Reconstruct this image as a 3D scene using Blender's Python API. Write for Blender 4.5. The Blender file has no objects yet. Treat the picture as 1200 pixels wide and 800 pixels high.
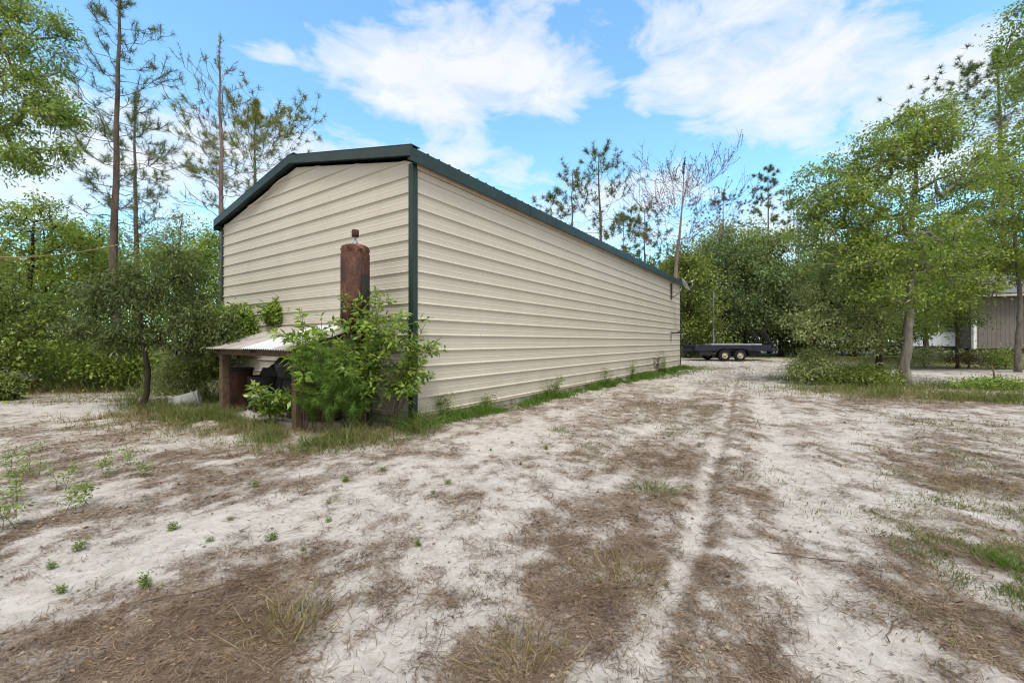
import bpy, math, random
import numpy as np
from mathutils import Vector, Matrix

R = math.radians
F = 496.0          # focal length in photo pixels (1200 wide)
H = 1.2            # eye height
scene = bpy.context.scene
COL = scene.collection
rng = np.random.default_rng(7)
random.seed(7)

# ------------------------------------------------------------------ basics
def P(u, v, d):
    """world point on the sight line of photo pixel (u,v) at depth d"""
    return np.array([(u-600.0)/F*d, d, H+(400.0-v)/F*d])

def G(u, v):
    d = F*H/(v-400.0)
    return np.array([(u-600.0)/F*d, d, 0.0])

def link(o, parent=None):
    COL.objects.link(o)
    if parent is not None:
        o.parent = parent
    return o

def tag(o, label=None, cat=None, group=None, kind=None):
    if label: o['label'] = label
    if cat: o['category'] = cat
    if group: o['group'] = group
    if kind: o['kind'] = kind
    return o

def empty(name, loc, label, cat, rz=0.0, group=None):
    o = bpy.data.objects.new(name, None)
    o.empty_display_size = 0.2
    o.location = (float(loc[0]), float(loc[1]), float(loc[2]))
    o.rotation_euler = (0, 0, rz)
    link(o)
    return tag(o, label, cat, group)

def copy_tree(o, parent=None):
    c = o.copy(); COL.objects.link(c)
    if parent is not None: c.parent = parent
    for ch in list(o.children):
        copy_tree(ch, c)
    return c

class MB:
    """collects shapes for ONE mesh"""
    def __init__(s):
        s.v = []; s.f = []; s.m = []
    def add(s, verts, faces, mi=0):
        n = len(s.v)
        s.v.extend([tuple(float(c) for c in p) for p in verts])
        s.f.extend([tuple(i+n for i in f) for f in faces])
        s.m.extend([mi]*len(faces))
    def box(s, lo, hi, mi=0, M=None):
        x0,y0,z0 = lo; x1,y1,z1 = hi
        v = [(x0,y0,z0),(x1,y0,z0),(x1,y1,z0),(x0,y1,z0),(x0,y0,z1),(x1,y0,z1),(x1,y1,z1),(x0,y1,z1)]
        if M is not None: v = [tuple(M @ Vector(p)) for p in v]
        s.add(v, [(0,3,2,1),(4,5,6,7),(0,1,5,4),(1,2,6,5),(2,3,7,6),(3,0,4,7)], mi)
    def bar(s, a, b, w, h, mi=0):
        a = Vector(a); b = Vector(b); d = b-a; L = d.length
        q = d.to_track_quat('X','Z').to_matrix().to_4x4()
        s.box((0,-w/2,-h/2),(L,w/2,h/2), mi, Matrix.Translation(a) @ q)
    def tube(s, pts, rad, n=6, cap=True, mi=0):
        pts = np.asarray(pts, float); k = len(pts)
        if np.isscalar(rad): rad = [rad]*k
        T = np.gradient(pts, axis=0) if k > 2 else np.repeat((pts[1]-pts[0])[None], 2, 0)
        T /= (np.linalg.norm(T, axis=1)[:,None]+1e-9)
        up = np.array([0,0,1.0]) if abs(T[0][2]) < 0.9 else np.array([1.0,0,0])
        N = np.cross(T[0], up); N /= np.linalg.norm(N)+1e-9
        ang = np.arange(n)*2*math.pi/n
        ca, sa = np.cos(ang)[:,None], np.sin(ang)[:,None]
        out = []
        for i in range(k):
            N = N - T[i]*np.dot(N, T[i]); N /= np.linalg.norm(N)+1e-9
            B = np.cross(T[i], N)
            out.append(pts[i] + rad[i]*(ca*N + sa*B))
        verts = np.concatenate(out)
        fs = []
        for i in range(k-1):
            for j in range(n):
                a = i*n+j; b = i*n+(j+1)%n
                fs.append((a, b, b+n, a+n))
        if cap:
            fs.append(tuple(range(n))[::-1]); fs.append(tuple((k-1)*n+j for j in range(n)))
        s.add(verts, fs, mi)
    def lathe(s, prof, n=24, c=(0,0,0), M=None, mi=0):
        """prof: list of (r,z)"""
        v = []; fs = []
        for r, z in prof:
            for j in range(n):
                a = 2*math.pi*j/n
                p = Vector((r*math.cos(a), r*math.sin(a), z))
                if M is not None: p = M @ p
                v.append((p[0]+c[0], p[1]+c[1], p[2]+c[2]))
        for i in range(len(prof)-1):
            for j in range(n):
                a = i*n+j; b = i*n+(j+1)%n
                fs.append((a, b, b+n, a+n))
        s.add(v, fs, mi)
    def build(s, name, mats, parent=None, smooth=False, bevel=0.0):
        me = bpy.data.meshes.new(name)
        me.from_pydata(s.v, [], s.f)
        for m in (mats if isinstance(mats, (list, tuple)) else [mats]): me.materials.append(m)
        me.polygons.foreach_set('material_index', s.m)
        if smooth:
            me.polygons.foreach_set('use_smooth', [True]*len(s.f))
        me.update()
        o = bpy.data.objects.new(name, me)
        link(o, parent)
        if bevel > 0:
            b = o.modifiers.new('bevel', 'BEVEL'); b.width = bevel; b.segments = 2
            b.limit_method = 'ANGLE'; b.angle_limit = R(35)
        return o

def np_mesh(name, verts, quads=None, tris=None, mat=None, parent=None, smooth=False):
    me = bpy.data.meshes.new(name)
    verts = np.ascontiguousarray(verts, dtype=np.float32).reshape(-1, 3)
    nq = 0 if quads is None else len(quads); nt = 0 if tris is None else len(tris)
    me.vertices.add(len(verts)); me.vertices.foreach_set('co', verts.ravel())
    loops = []
    if nq: loops.append(np.asarray(quads, np.int32).ravel())
    if nt: loops.append(np.asarray(tris, np.int32).ravel())
    loops = np.concatenate(loops)
    me.loops.add(len(loops)); me.loops.foreach_set('vertex_index', loops)
    me.polygons.add(nq+nt)
    starts = np.concatenate([np.arange(nq)*4, nq*4+np.arange(nt)*3]).astype(np.int32)
    me.polygons.foreach_set('loop_start', starts)
    if smooth: me.polygons.foreach_set('use_smooth', np.ones(nq+nt, bool))
    me.update(calc_edges=True)
    if mat is not None:
        for m in (mat if isinstance(mat, (list, tuple)) else [mat]): me.materials.append(m)
    o = bpy.data.objects.new(name, me)
    link(o, parent)
    return o

def unit(a):
    return a/(np.linalg.norm(a, axis=-1, keepdims=True)+1e-9)

# ------------------------------------------------------------------ leaves, blades
def leaf_quads(pos, d, length, width, fold=0.25, nrm=None):
    """one bent quad per leaf: base, side, tip, side"""
    n = len(pos)
    d = unit(d)
    if nrm is None:
        nrm = rng.normal(size=(n,3))*0.6 + np.array([0,0,1.0])
    side = unit(np.cross(d, nrm)); up = np.cross(side, d)
    L = np.asarray(length).reshape(-1,1)*np.ones((n,1)); W = np.asarray(width).reshape(-1,1)*np.ones((n,1))
    V = np.empty((n,4,3))
    V[:,0] = pos
    V[:,1] = pos + d*L*0.45 + side*W*0.5 + up*W*fold
    V[:,2] = pos + d*L - up*L*0.12
    V[:,3] = pos + d*L*0.45 - side*W*0.5 + up*W*fold
    Q = np.arange(n*4).reshape(n,4)
    return V.reshape(-1,3), Q

def blades(pos, d, length, width, bend=None):
    """thin bent blades: five points each"""
    n = len(pos); d = unit(d)
    L = np.asarray(length).reshape(-1,1)*np.ones((n,1)); W = np.asarray(width).reshape(-1,1)*np.ones((n,1))
    side = unit(np.cross(d, rng.normal(size=(n,3))))
    if bend is None: bend = rng.normal(size=(n,3))*0.25
    V = np.empty((n,5,3))
    mid = pos + d*L*0.5; tip = pos + d*L + bend*L
    V[:,0] = pos - side*W*0.5; V[:,1] = pos + side*W*0.5
    V[:,2] = mid - side*W*0.42; V[:,3] = mid + side*W*0.42
    V[:,4] = tip
    b = (np.arange(n)*5)[:,None]
    Q = b + np.array([[0,1,3,2]]); T = b + np.array([[2,3,4]])
    return V.reshape(-1,3), Q, T

def cat(parts):
    """merge (V,Q,T) tuples"""
    Vs=[];Qs=[];Ts=[];o=0
    for p in parts:
        V,Q = p[0],p[1]; T = p[2] if len(p)>2 else None
        Vs.append(V); 
        if Q is not None and len(Q): Qs.append(Q+o)
        if T is not None and len(T): Ts.append(T+o)
        o += len(V)
    return np.concatenate(Vs), (np.concatenate(Qs) if Qs else None), (np.concatenate(Ts) if Ts else None)

# ------------------------------------------------------------------ noise on the ground
def _hash(ix, iy, s):
    h = (ix.astype(np.int64)*374761393 + iy.astype(np.int64)*668265263 + s*1442695041) & 0xffffffff
    h = ((h ^ (h >> 13))*1274126177) & 0xffffffff
    h = h ^ (h >> 16)
    return (h & 0xffff)/65535.0

def vnoise(x, y, s=0):
    ix = np.floor(x); iy = np.floor(y); fx = x-ix; fy = y-iy
    fx = fx*fx*(3-2*fx); fy = fy*fy*(3-2*fy)
    a=_hash(ix,iy,s); b=_hash(ix+1,iy,s); c=_hash(ix,iy+1,s); d=_hash(ix+1,iy+1,s)
    return (a*(1-fx)+b*fx)*(1-fy)+(c*(1-fx)+d*fx)*fy

def fbm(x, y, oct=5, s=0, gain=0.55):
    t = np.zeros_like(x, float); a = 1.0; n = 0
    for i in range(oct):
        t += a*vnoise(x*2**i+17.3*i, y*2**i-9.1*i, s+i); n += a; a *= gain
    return t/n

def sstep(a, b, x):
    t = np.clip((x-a)/(b-a), 0, 1); return t*t*(3-2*t)

SD = np.array([0.5677, 0.8233]); TD = np.array([-0.8233, 0.5677])
CORNER = np.array([-1.417, 6.06]); BROT = math.atan2(SD[1], SD[0])

def bl(x, y):
    """world xy -> building frame (along side wall, along gable)"""
    dx = x-CORNER[0]; dy = y-CORNER[1]
    return dx*SD[0]+dy*SD[1], dx*TD[0]+dy*TD[1]
def BW(s, t, z=0.0):
    p = CORNER + s*SD + t*TD
    return np.array([p[0], p[1], z])

# patches of litter (+) and bare sand (-): photo spots taken down to ground metres: centre, half sizes, turn, weight
PATCH = [
 # brown
 (90,770,170,60,0,1.0),(260,745,110,45,0,.9),(330,790,130,40,0,.9),(290,577,110,16,0,.85),(215,650,45,16,0,.35),
 (440,525,90,16,0,.9),(620,560,60,40,0,.35),(700,520,80,25,0,.65),(800,480,70,22,0,.85),(790,560,70,40,0,.6),
 (690,690,70,40,0,.7),(600,760,60,50,0,.6),(640,620,70,30,0,.4),(880,690,40,40,0,.6),(860,770,110,45,0,.9),(800,640,25,90,0,.4),
 (1060,500,60,12,0,.6),(1110,560,70,20,0,.7),(1150,650,80,30,0,.9),(1110,720,90,40,0,.8),(1180,770,60,40,0,.7),(940,600,40,30,0,.25),
 (1010,470,60,7,0,.5),(720,460,90,10,0,.5),(900,430,90,5,0,.35),(60,520,90,10,0,.7),(200,530,60,8,0,.4),(330,540,60,8,0,.4),
 (980,440,60,6,0,.5),(1100,468,130,9,0,1.1),(980,458,60,8,0,.9),(1180,455,60,8,0,.6),(150,490,90,6,0,.5),(420,660,60,25,0,.25),(520,600,50,20,0,.2),(760,730,40,60,0,.35),
 # sand
 (60,690,90,35,0,-.8),(130,640,110,26,0,-1.1),(250,625,100,24,0,-1.2),(380,600,110,25,0,-1.4),(480,560,95,25,0,-1.5),(580,520,70,20,0,-1.4),
 (640,500,45,12,0,-.9),(60,478,110,12,0,-1.0),(60,590,60,20,0,-.5),(190,545,70,8,0,-.5),(420,700,50,30,0,-.5),(560,690,60,40,0,-.35),
 (700,765,40,40,0,-.5),(880,620,40,30,0,-.6),(930,660,38,45,0,-1.3),(965,720,40,40,0,-1.3),(1000,780,40,30,0,-.9),(990,560,60,25,0,-.6),(920,540,50,22,0,-.7),
 (960,490,90,14,0,-.6),(890,450,60,9,0,-.7),(860,432,60,6,0,-.7),(1040,600,60,25,0,-.5),(1130,790,50,20,0,-.6),
 (1150,440,90,5,0,-1.),(830,425,50,3,0,-.5),(560,635,60,20,0,-.4),(740,620,40,40,0,-.3),(480,740,60,40,0,-.2),
]
_PW = []
for (u,v,ru,rv,a,w) in PATCH:
    c = G(u,v); d = c[1]
    _PW.append((c[0], c[1], ru*d/F, rv*d*d/(F*H), w))

def litter_field(x, y):
    """0 bare sand .. 1 covered with needles and leaf bits"""
    f = np.full_like(x, 0.02, dtype=float)
    wx = x + 0.5*(fbm(x*0.9, y*0.9, 3, 11)-.5); wy = y + 0.7*(fbm(x*0.9, y*0.9, 3, 23)-.5)
    for cx,cy,rx,ry,w in _PW:
        f += w*0.275*np.exp(-(((wx-cx)/rx)**2 + ((wy-cy)/ry)**2))
    s,t = bl(x,y)
    n1 = fbm(t*1.4+3, s*0.55, 5, 31)          # drawn out along the drive
    n2 = fbm(x*3.1, y*3.1, 4, 47)
    n3 = fbm(x*11+5, y*8, 4, 53)
    # worn wheel tracks running up the drive
    wob = 0.10*(fbm(y*0.7, y*0+3.3, 3, 83)-.5)*2
    c = (x - 0.55*y)*0.876 + wob
    tr = (-.40*np.exp(-((c-.33)/.17)**2) - .38*np.exp(-((c+.30)/.055)**2) + .34*np.exp(-((c+.20)/.035)**2)
          + .16*np.exp(-((c-.02)/.15)**2) - .22*np.exp(-((c+1.25)/.20)**2) + .12*np.exp(-((c+.8)/.25)**2) - .25*np.exp(-((c-1.55)/.2)**2))
    f = 0.455 + f + 0.75*tr*(.35+1.3*fbm(x*1.7,y*1.1,3,87))*np.exp(-((y-6)/16.0)**2) + (n1-.5)*0.75 + (n2-.5)*1.0 + (n3-.5)*1.25
    # wheel tracks along the drive
    return np.clip(f, -.2, 1.1)

def ground_z(x, y):
    z = 0.05*(fbm(x*0.35, y*0.35, 3, 61)-.5) + 0.03*(fbm(x*2.2, y*2.2, 4, 71)-.5)
    s,t = bl(x,y)
    # ruts pressed by tyres, running roughly with the drive
    c = (x - 0.55*y)*0.876 + 0.10*(fbm(y*0.7, y*0+3.3, 3, 83)-.5)*2
    for t0,wd,dp in ((-.27,.07,.026),(.33,.18,.022),(-1.25,.2,.016),(1.55,.2,.016)):
        tt = c - t0
        z -= dp*np.exp(-(tt/wd)**2) - 0.4*dp*np.exp(-((np.abs(tt)-wd*1.8)/(wd*0.7))**2)
    near = np.exp(-((np.hypot(x,y)-0)/40.0)**2)
    return z*near

# ------------------------------------------------------------------ materials
def newmat(name):
    m = bpy.data.materials.new(name); m.use_nodes = True
    nt = m.node_tree; nt.nodes.clear()
    out = nt.nodes.new('ShaderNodeOutputMaterial')
    return m, nt, out

def N(nt, t, **kw):
    n = nt.nodes.new(t)
    for k, v in kw.items():
        if k.startswith('i_'): n.inputs[k[2:].replace('_',' ')].default_value = v
        else: setattr(n, k, v)
    return n

def mixc(nt, fac, a, b, mode='MIX'):
    n = nt.nodes.new('ShaderNodeMix'); n.data_type = 'RGBA'; n.blend_type = mode
    for i, x in ((0, fac), (6, a), (7, b)):
        if hasattr(x, 'is_linked') or hasattr(x, 'links'): nt.links.new(x, n.inputs[i])
        elif i == 0: n.inputs[0].default_value = x
        else: n.inputs[i].default_value = (*x, 1)
    return n.outputs[2]

def ramp(nt, src, stops):
    n = nt.nodes.new('ShaderNodeValToRGB')
    e = n.color_ramp.elements
    while len(e) < len(stops): e.new(0.5)
    for el, (p, c) in zip(e, stops):
        el.position = p; el.color = (*c, 1) if len(c) == 3 else c
    nt.links.new(src, n.inputs[0])
    return n.outputs[0]

def noise(nt, vec, scale, detail=4, rough=0.55, dist=0.0):
    n = N(nt, 'ShaderNodeTexNoise'); n.inputs['Scale'].default_value = scale
    n.inputs['Detail'].default_value = detail; n.inputs['Roughness'].default_value = rough
    n.inputs['Distortion'].default_value = dist
    if vec is not None: nt.links.new(vec, n.inputs['Vector'])
    return n.outputs[0]

def mapping(nt, vec, scale=(1,1,1), rot=(0,0,0)):
    n = N(nt, 'ShaderNodeMapping'); n.inputs['Scale'].default_value = scale; n.inputs['Rotation'].default_value = rot
    nt.links.new(vec, n.inputs['Vector']); return n.outputs[0]

def math_(nt, op, a, b=None, clamp=False):
    n = N(nt, 'ShaderNodeMath', operation=op, use_clamp=clamp)
    for i, x in enumerate((a, b)):
        if x is None: continue
        if isinstance(x, (int, float)): n.inputs[i].default_value = x
        else: nt.links.new(x, n.inputs[i])
    return n.outputs[0]

def simple(name, col, rough=0.6, metal=0.0, var=0.15, scale=6.0, spec=0.4, bump=0.0, bscale=60.0, col2=None, amt=0.5):
    m, nt, out = newmat(name)
    tc = N(nt, 'ShaderNodeTexCoord').outputs['Object']
    b = N(nt, 'ShaderNodeBsdfPrincipled')
    n1 = noise(nt, tc, scale, 6, 0.6)
    lo = tuple(c*(1-var) for c in col); hi = tuple(min(1, c*(1+var)) for c in col)
    c = ramp(nt, n1, [(0.3, lo), (0.7, hi)])
    if col2 is not None:
        n2 = noise(nt, tc, scale*0.45, 8, 0.7, 0.6)
        f = ramp(nt, n2, [(amt-.06, (0,0,0)), (amt+.06, (1,1,1))])
        c = mixc(nt, f, c, col2)
    nt.links.new(c, b.inputs['Base Color'])
    b.inputs['Roughness'].default_value = rough; b.inputs['Metallic'].default_value = metal
    b.inputs['Specular IOR Level'].default_value = spec
    if bump > 0:
        bn = N(nt, 'ShaderNodeBump'); bn.inputs['Strength'].default_value = bump; bn.inputs['Distance'].default_value = 0.01
        nt.links.new(noise(nt, tc, bscale, 5, 0.6), bn.inputs['Height']); nt.links.new(bn.outputs[0], b.inputs['Normal'])
    nt.links.new(b.outputs[0], out.inputs[0])
    return m

def leafmat(name, cols, trans=0.35, rough=0.5, spec=0.3, big=0.8, tcol=(1.0,1.0,0.6)):
    """cols: 3 colours spread leaf by leaf and branch by branch"""
    m, nt, out = newmat(name)
    geo = N(nt, 'ShaderNodeNewGeometry')
    tc = N(nt, 'ShaderNodeTexCoord').outputs['Object']
    nz = noise(nt, tc, big, 3, 0.6)
    f = math_(nt, 'ADD', math_(nt, 'MULTIPLY', geo.outputs['Random Per Island'], 0.55),
              math_(nt, 'MULTIPLY', math_(nt, 'SUBTRACT', nz, 0.22), 0.8), True)
    c = ramp(nt, f, [(0.1, cols[0]), (0.5, cols[1]), (0.9, cols[2])])
    b = N(nt, 'ShaderNodeBsdfPrincipled'); nt.links.new(c, b.inputs['Base Color'])
    b.inputs['Roughness'].default_value = rough; b.inputs['Specular IOR Level'].default_value = spec
    t = N(nt, 'ShaderNodeBsdfTranslucent')
    nt.links.new(mixc(nt, 1.0, c, tcol, 'MULTIPLY'), t.inputs['Color'])
    mx = N(nt, 'ShaderNodeMixShader'); mx.inputs[0].default_value = trans
    nt.links.new(b.outputs[0], mx.inputs[1]); nt.links.new(t.outputs[0], mx.inputs[2])
    nt.links.new(mx.outputs[0], out.inputs[0])
    return m

def barkmat(name, dark, light, scale=9.0):
    m, nt, out = newmat(name)
    tc = N(nt, 'ShaderNodeTexCoord').outputs['Object']
    v = mapping(nt, tc, (1,1,0.25))
    n1 = noise(nt, v, scale, 8, 0.7, 0.4)
    c = ramp(nt, n1, [(0.32, dark), (0.68, light)])
    b = N(nt, 'ShaderNodeBsdfPrincipled'); nt.links.new(c, b.inputs['Base Color'])
    b.inputs['Roughness'].default_value = 0.9; b.inputs['Specular IOR Level'].default_value = 0.15
    bn = N(nt, 'ShaderNodeBump'); bn.inputs['Strength'].default_value = 0.9; bn.inputs['Distance'].default_value = 0.03
    nt.links.new(noise(nt, v, scale*2.2, 6, 0.7), bn.inputs['Height']); nt.links.new(bn.outputs[0], b.inputs['Normal'])
    nt.links.new(b.outputs[0], out.inputs[0])
    return m

def rustmat(name, dark, mid, light, scale=5.0, stretch=0.35):
    m, nt, out = newmat(name)
    tc = N(nt, 'ShaderNodeTexCoord').outputs['Object']
    v = mapping(nt, tc, (1,1,stretch))
    n1 = noise(nt, v, scale, 9, 0.72, 0.5)
    n2 = noise(nt, tc, scale*6, 6, 0.7)
    f = math_(nt, 'ADD', math_(nt, 'MULTIPLY', n1, 0.7), math_(nt, 'MULTIPLY', n2, 0.3))
    c = ramp(nt, f, [(0.41, dark), (0.51, mid), (0.61, light)])
    b = N(nt, 'ShaderNodeBsdfPrincipled'); nt.links.new(c, b.inputs['Base Color'])
    b.inputs['Roughness'].default_value = 0.75; b.inputs['Specular IOR Level'].default_value = 0.3
    bn = N(nt, 'ShaderNodeBump'); bn.inputs['Strength'].default_value = 0.4; bn.inputs['Distance'].default_value = 0.006
    nt.links.new(n2, bn.inputs['Height']); nt.links.new(bn.outputs[0], b.inputs['Normal'])
    nt.links.new(b.outputs[0], out.inputs[0])
    return m

def wallmat():
    m, nt, out = newmat('painted_panel')
    tc = N(nt, 'ShaderNodeTexCoord').outputs['Object']
    n1 = noise(nt, mapping(nt, tc, (1,1,0.3)), 1.1, 6, 0.65, 0.3)
    n2 = noise(nt, mapping(nt, tc, (2.2,2.2,0.22)), 2.0, 5, 0.6)
    c = ramp(nt, n1, [(0.3, (0.470,0.436,0.365)), (0.7, (0.515,0.480,0.405))])
    f = ramp(nt, n2, [(0.5, (0,0,0)), (0.8, (1,1,1))])
    c = mixc(nt, math_(nt, 'MULTIPLY', f, 0.14), c, (0.36,0.32,0.25))
    # splash dirt and algae low on the wall
    sep = N(nt, 'ShaderNodeSeparateXYZ'); nt.links.new(tc, sep.inputs[0])
    low = N(nt, 'ShaderNodeMapRange'); low.inputs[1].default_value = 0.75; low.inputs[2].default_value = 0.1
    nt.links.new(sep.outputs['Z'], low.inputs[0])
    n3 = noise(nt, tc, 2.3, 7, 0.7)
    f3 = math_(nt, 'MULTIPLY', low.outputs[0], ramp(nt, n3, [(0.42, (0,0,0)), (0.7, (1,1,1))]))
    c = mixc(nt, math_(nt, 'MULTIPLY', f3, 0.6), c, (0.27,0.24,0.15))
    # screw heads: a small dark dot row at every girt
    def dots(axis):
        a = math_(nt, 'PINGPONG', sep.outputs[axis], 0.76)
        z = math_(nt, 'PINGPONG', math_(nt, 'SUBTRACT', sep.outputs['Z'], 0.17), 0.1143)
        return math_(nt, 'LESS_THAN', math_(nt, 'ADD', math_(nt, 'MULTIPLY', a, a), math_(nt, 'MULTIPLY', z, z)), 0.00007)
    d = math_(nt, 'MAXIMUM', dots('X'), 0.0)
    c = mixc(nt, math_(nt, 'MULTIPLY', d, 0.75), c, (0.13,0.11,0.09))
    b = N(nt, 'ShaderNodeBsdfPrincipled'); nt.links.new(c, b.inputs['Base Color'])
    b.inputs['Roughness'].default_value = 0.48; b.inputs['Specular IOR Level'].default_value = 0.35
    bn = N(nt, 'ShaderNodeBump'); bn.inputs['Strength'].default_value = 0.05; bn.inputs['Distance'].default_value = 0.02
    nt.links.new(noise(nt, tc, 2.5, 2), bn.inputs['Height']); nt.links.new(bn.outputs[0], b.inputs['Normal'])
    nt.links.new(b.outputs[0], out.inputs[0])
    return m

def groundmat():
    m, nt, out = newmat('sandy_ground')
    tc = N(nt, 'ShaderNodeTexCoord').outputs['Object']
    at = N(nt, 'ShaderNodeAttribute', attribute_name='litter')
    L = at.outputs['Fac']
    n_mid = noise(nt, tc, 9.0, 8, 0.68, 0.3)
    n_fin = noise(nt, mapping(nt, tc, (1,0.45,1), (0,0,0.9)), 55.0, 6, 0.7, 0.8)
    n_fn2 = noise(nt, mapping(nt, tc, (0.4,1,1), (0,0,0.3)), 80.0, 5, 0.7, 0.8)
    n_gr = noise(nt, tc, 260.0, 3, 0.6)
    s = math_(nt, 'ADD', L, math_(nt, 'MULTIPLY', math_(nt, 'SUBTRACT', n_mid, 0.5), 1.1))
    s = math_(nt, 'ADD', s, math_(nt, 'MULTIPLY', math_(nt, 'SUBTRACT', n_fin, 0.5), 1.5))
    s = math_(nt, 'ADD', s, math_(nt, 'MULTIPLY', math_(nt, 'SUBTRACT', n_fn2, 0.5), 1.3))
    cover = ramp(nt, s, [(0.16, (0,0,0)), (0.95, (.90,.90,.90))])
    sand = ramp(nt, n_mid, [(0.3, (0.345,0.312,0.278)), (0.62, (0.515,0.480,0.440))])
    sand = mixc(nt, math_(nt, 'MULTIPLY', ramp(nt, n_gr, [(0.5,(0,0,0)),(0.75,(1,1,1))]), 0.35), sand, (0.30,0.26,0.22))
    big = noise(nt, tc, 0.6, 4, 0.6)
    lit = ramp(nt, n_fin, [(0.25, (0.098,0.074,0.056)), (0.5, (0.192,0.150,0.116)), (0.75, (0.32,0.262,0.202))])
    lit = mixc(nt, ramp(nt, big, [(0.45,(0,0,0)),(0.7,(.6,.6,.6))]), lit, (0.15,0.125,0.075))
    c = mixc(nt, cover, sand, lit)
    # far forest floor
    fo = N(nt, 'ShaderNodeAttribute', attribute_name='forest').outputs['Fac']
    c = mixc(nt, fo, c, mixc(nt, n_fin, (0.07,0.085,0.03), (0.20,0.17,0.10)))
    b = N(nt, 'ShaderNodeBsdfPrincipled'); nt.links.new(c, b.inputs['Base Color'])
    b.inputs['Roughness'].default_value = 0.95; b.inputs['Specular IOR Level'].default_value = 0.1
    hgt = math_(nt, 'ADD', math_(nt, 'MULTIPLY', n_mid, 1.6), math_(nt, 'ADD', math_(nt, 'MULTIPLY', n_fin, 0.6), math_(nt, 'MULTIPLY', n_gr, 0.12)))
    bn = N(nt, 'ShaderNodeBump'); bn.inputs['Strength'].default_value = 0.8; bn.inputs['Distance'].default_value = 0.02
    nt.links.new(hgt, bn.inputs['Height']); nt.links.new(bn.outputs[0], b.inputs['Normal'])
    nt.links.new(b.outputs[0], out.inputs[0])
    return m

M = {}
M['wall'] = wallmat()
M['green_trim'] = simple('green_trim', (0.012,0.027,0.021), 0.42, 0, 0.35, 1.6, 0.4)
M['tan_trim'] = simple('tan_trim', (0.50,0.40,0.29), 0.5, 0, 0.1, 3.0)
M['green_roof'] = simple('green_roof', (0.03,0.055,0.045), 0.4, 0, 0.2, 3.0)
M['concrete'] = simple('concrete', (0.30,0.29,0.26), 0.9, 0, 0.3, 5.0, 0.2, 0.5, 50, (0.12,0.11,0.085), 0.58)
M['slab'] = simple('pale_slab', (0.42,0.40,0.38), 0.9, 0, 0.25, 5.0, 0.2, 0.5, 50, (0.2,0.17,0.13), 0.6)
M['old_roof'] = simple('weathered_sheet', (0.35,0.325,0.295), 0.55, 0.15, 0.28, 3.0, 0.4, 0, 0, (0.22,0.15,0.11), 0.62)
M['white_sheet'] = simple('pale_sheet', (0.52,0.53,0.56), 0.35, 0, 0.08, 4.0, 0.5)
M['post'] = simple('weathered_post', (0.105,0.072,0.048), 0.85, 0, 0.4, 14.0, 0.2, 0.6, 40)
M['rust'] = rustmat('rusted_steel', (0.022,0.012,0.010), (0.058,0.025,0.018), (0.125,0.055,0.032))
M['rust2'] = rustmat('rusted_flake', (0.045,0.018,0.012), (0.115,0.045,0.026), (0.28,0.15,0.09), 9, 1.0)
M['black'] = simple('black_metal', (0.014,0.014,0.015), 0.5, 0, 0.4, 8.0, 0.4)
M['blacksoft'] = simple('shade_black', (0.012,0.012,0.012), 0.7, 0, 0.3, 8.0, 0.3)  # flat black for the shapes that stand in for shade under the lean-to
M['grey_metal'] = simple('grey_metal', (0.30,0.31,0.32), 0.4, 0.6, 0.2, 6.0)
M['galv'] = simple('galvanised', (0.22,0.23,0.24), 0.45, 0.3, 0.25, 8.0)
M['bucket'] = simple('grubby_white_plastic', (0.52,0.53,0.50), 0.5, 0, 0.2, 5.0, 0.4, 0, 0, (0.20,0.19,0.14), 0.58)
M['navy'] = simple('navy_paint', (0.014,0.016,0.034), 0.5, 0, 0.4, 4.0, 0.4, 0, 0, (0.07,0.045,0.035), 0.66)
M['tyre'] = simple('tyre_rubber', (0.015,0.015,0.015), 0.85, 0, 0.3, 10.0, 0.2)
M['rim'] = simple('cream_rim', (0.42,0.37,0.28), 0.55, 0, 0.15, 10.0)
M['deck'] = simple('grey_boards', (0.34,0.34,0.35), 0.8, 0, 0.25, 5.0)
M['siding'] = simple('grey_siding', (0.15,0.138,0.128), 0.8, 0, 0.12, 3.0, 0.2)
M['white_trim'] = simple('white_paint', (0.68,0.68,0.66), 0.6, 0, 0.1, 4.0)
M['shingle'] = simple('grey_shingle', (0.13,0.135,0.14), 0.9, 0, 0.35, 14.0, 0.2)
M['glass'] = simple('window_glass', (0.10,0.13,0.16), 0.06, 0, 0.1, 2.0, 0.8)
M['blue_sheet'] = simple('pale_blue_panel', (0.55,0.60,0.68), 0.4, 0, 0.12, 4.0)
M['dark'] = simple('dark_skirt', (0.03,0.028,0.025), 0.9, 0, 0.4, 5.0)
M['rope'] = simple('yellow_rope', (0.42,0.28,0.12), 0.8, 0, 0.2, 20.0)
M['dish'] = simple('dish_grey', (0.45,0.46,0.47), 0.45, 0, 0.1, 5.0)
M['log'] = barkmat('pale_log', (0.30,0.27,0.23), (0.60,0.56,0.50), 6)
M['bark_pine'] = barkmat('pine_bark', (0.06,0.045,0.038), (0.20,0.155,0.13), 7)
M['bark_grey'] = barkmat('grey_bark', (0.07,0.06,0.05), (0.24,0.215,0.185), 9)
M['bark_oak'] = barkmat('lichen_bark', (0.075,0.066,0.056), (0.29,0.265,0.235), 8)
M['bark_dead'] = barkmat('dead_bark', (0.12,0.085,0.075), (0.29,0.22,0.20), 8)
M['bark_dark'] = barkmat('dark_bark', (0.02,0.016,0.012), (0.075,0.06,0.045), 9)
M['stem'] = simple('green_stem', (0.10,0.11,0.04), 0.7, 0, 0.3, 8.0)
M['stem_brown'] = simple('brown_stem', (0.10,0.07,0.045), 0.8, 0, 0.3, 8.0)

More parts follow.
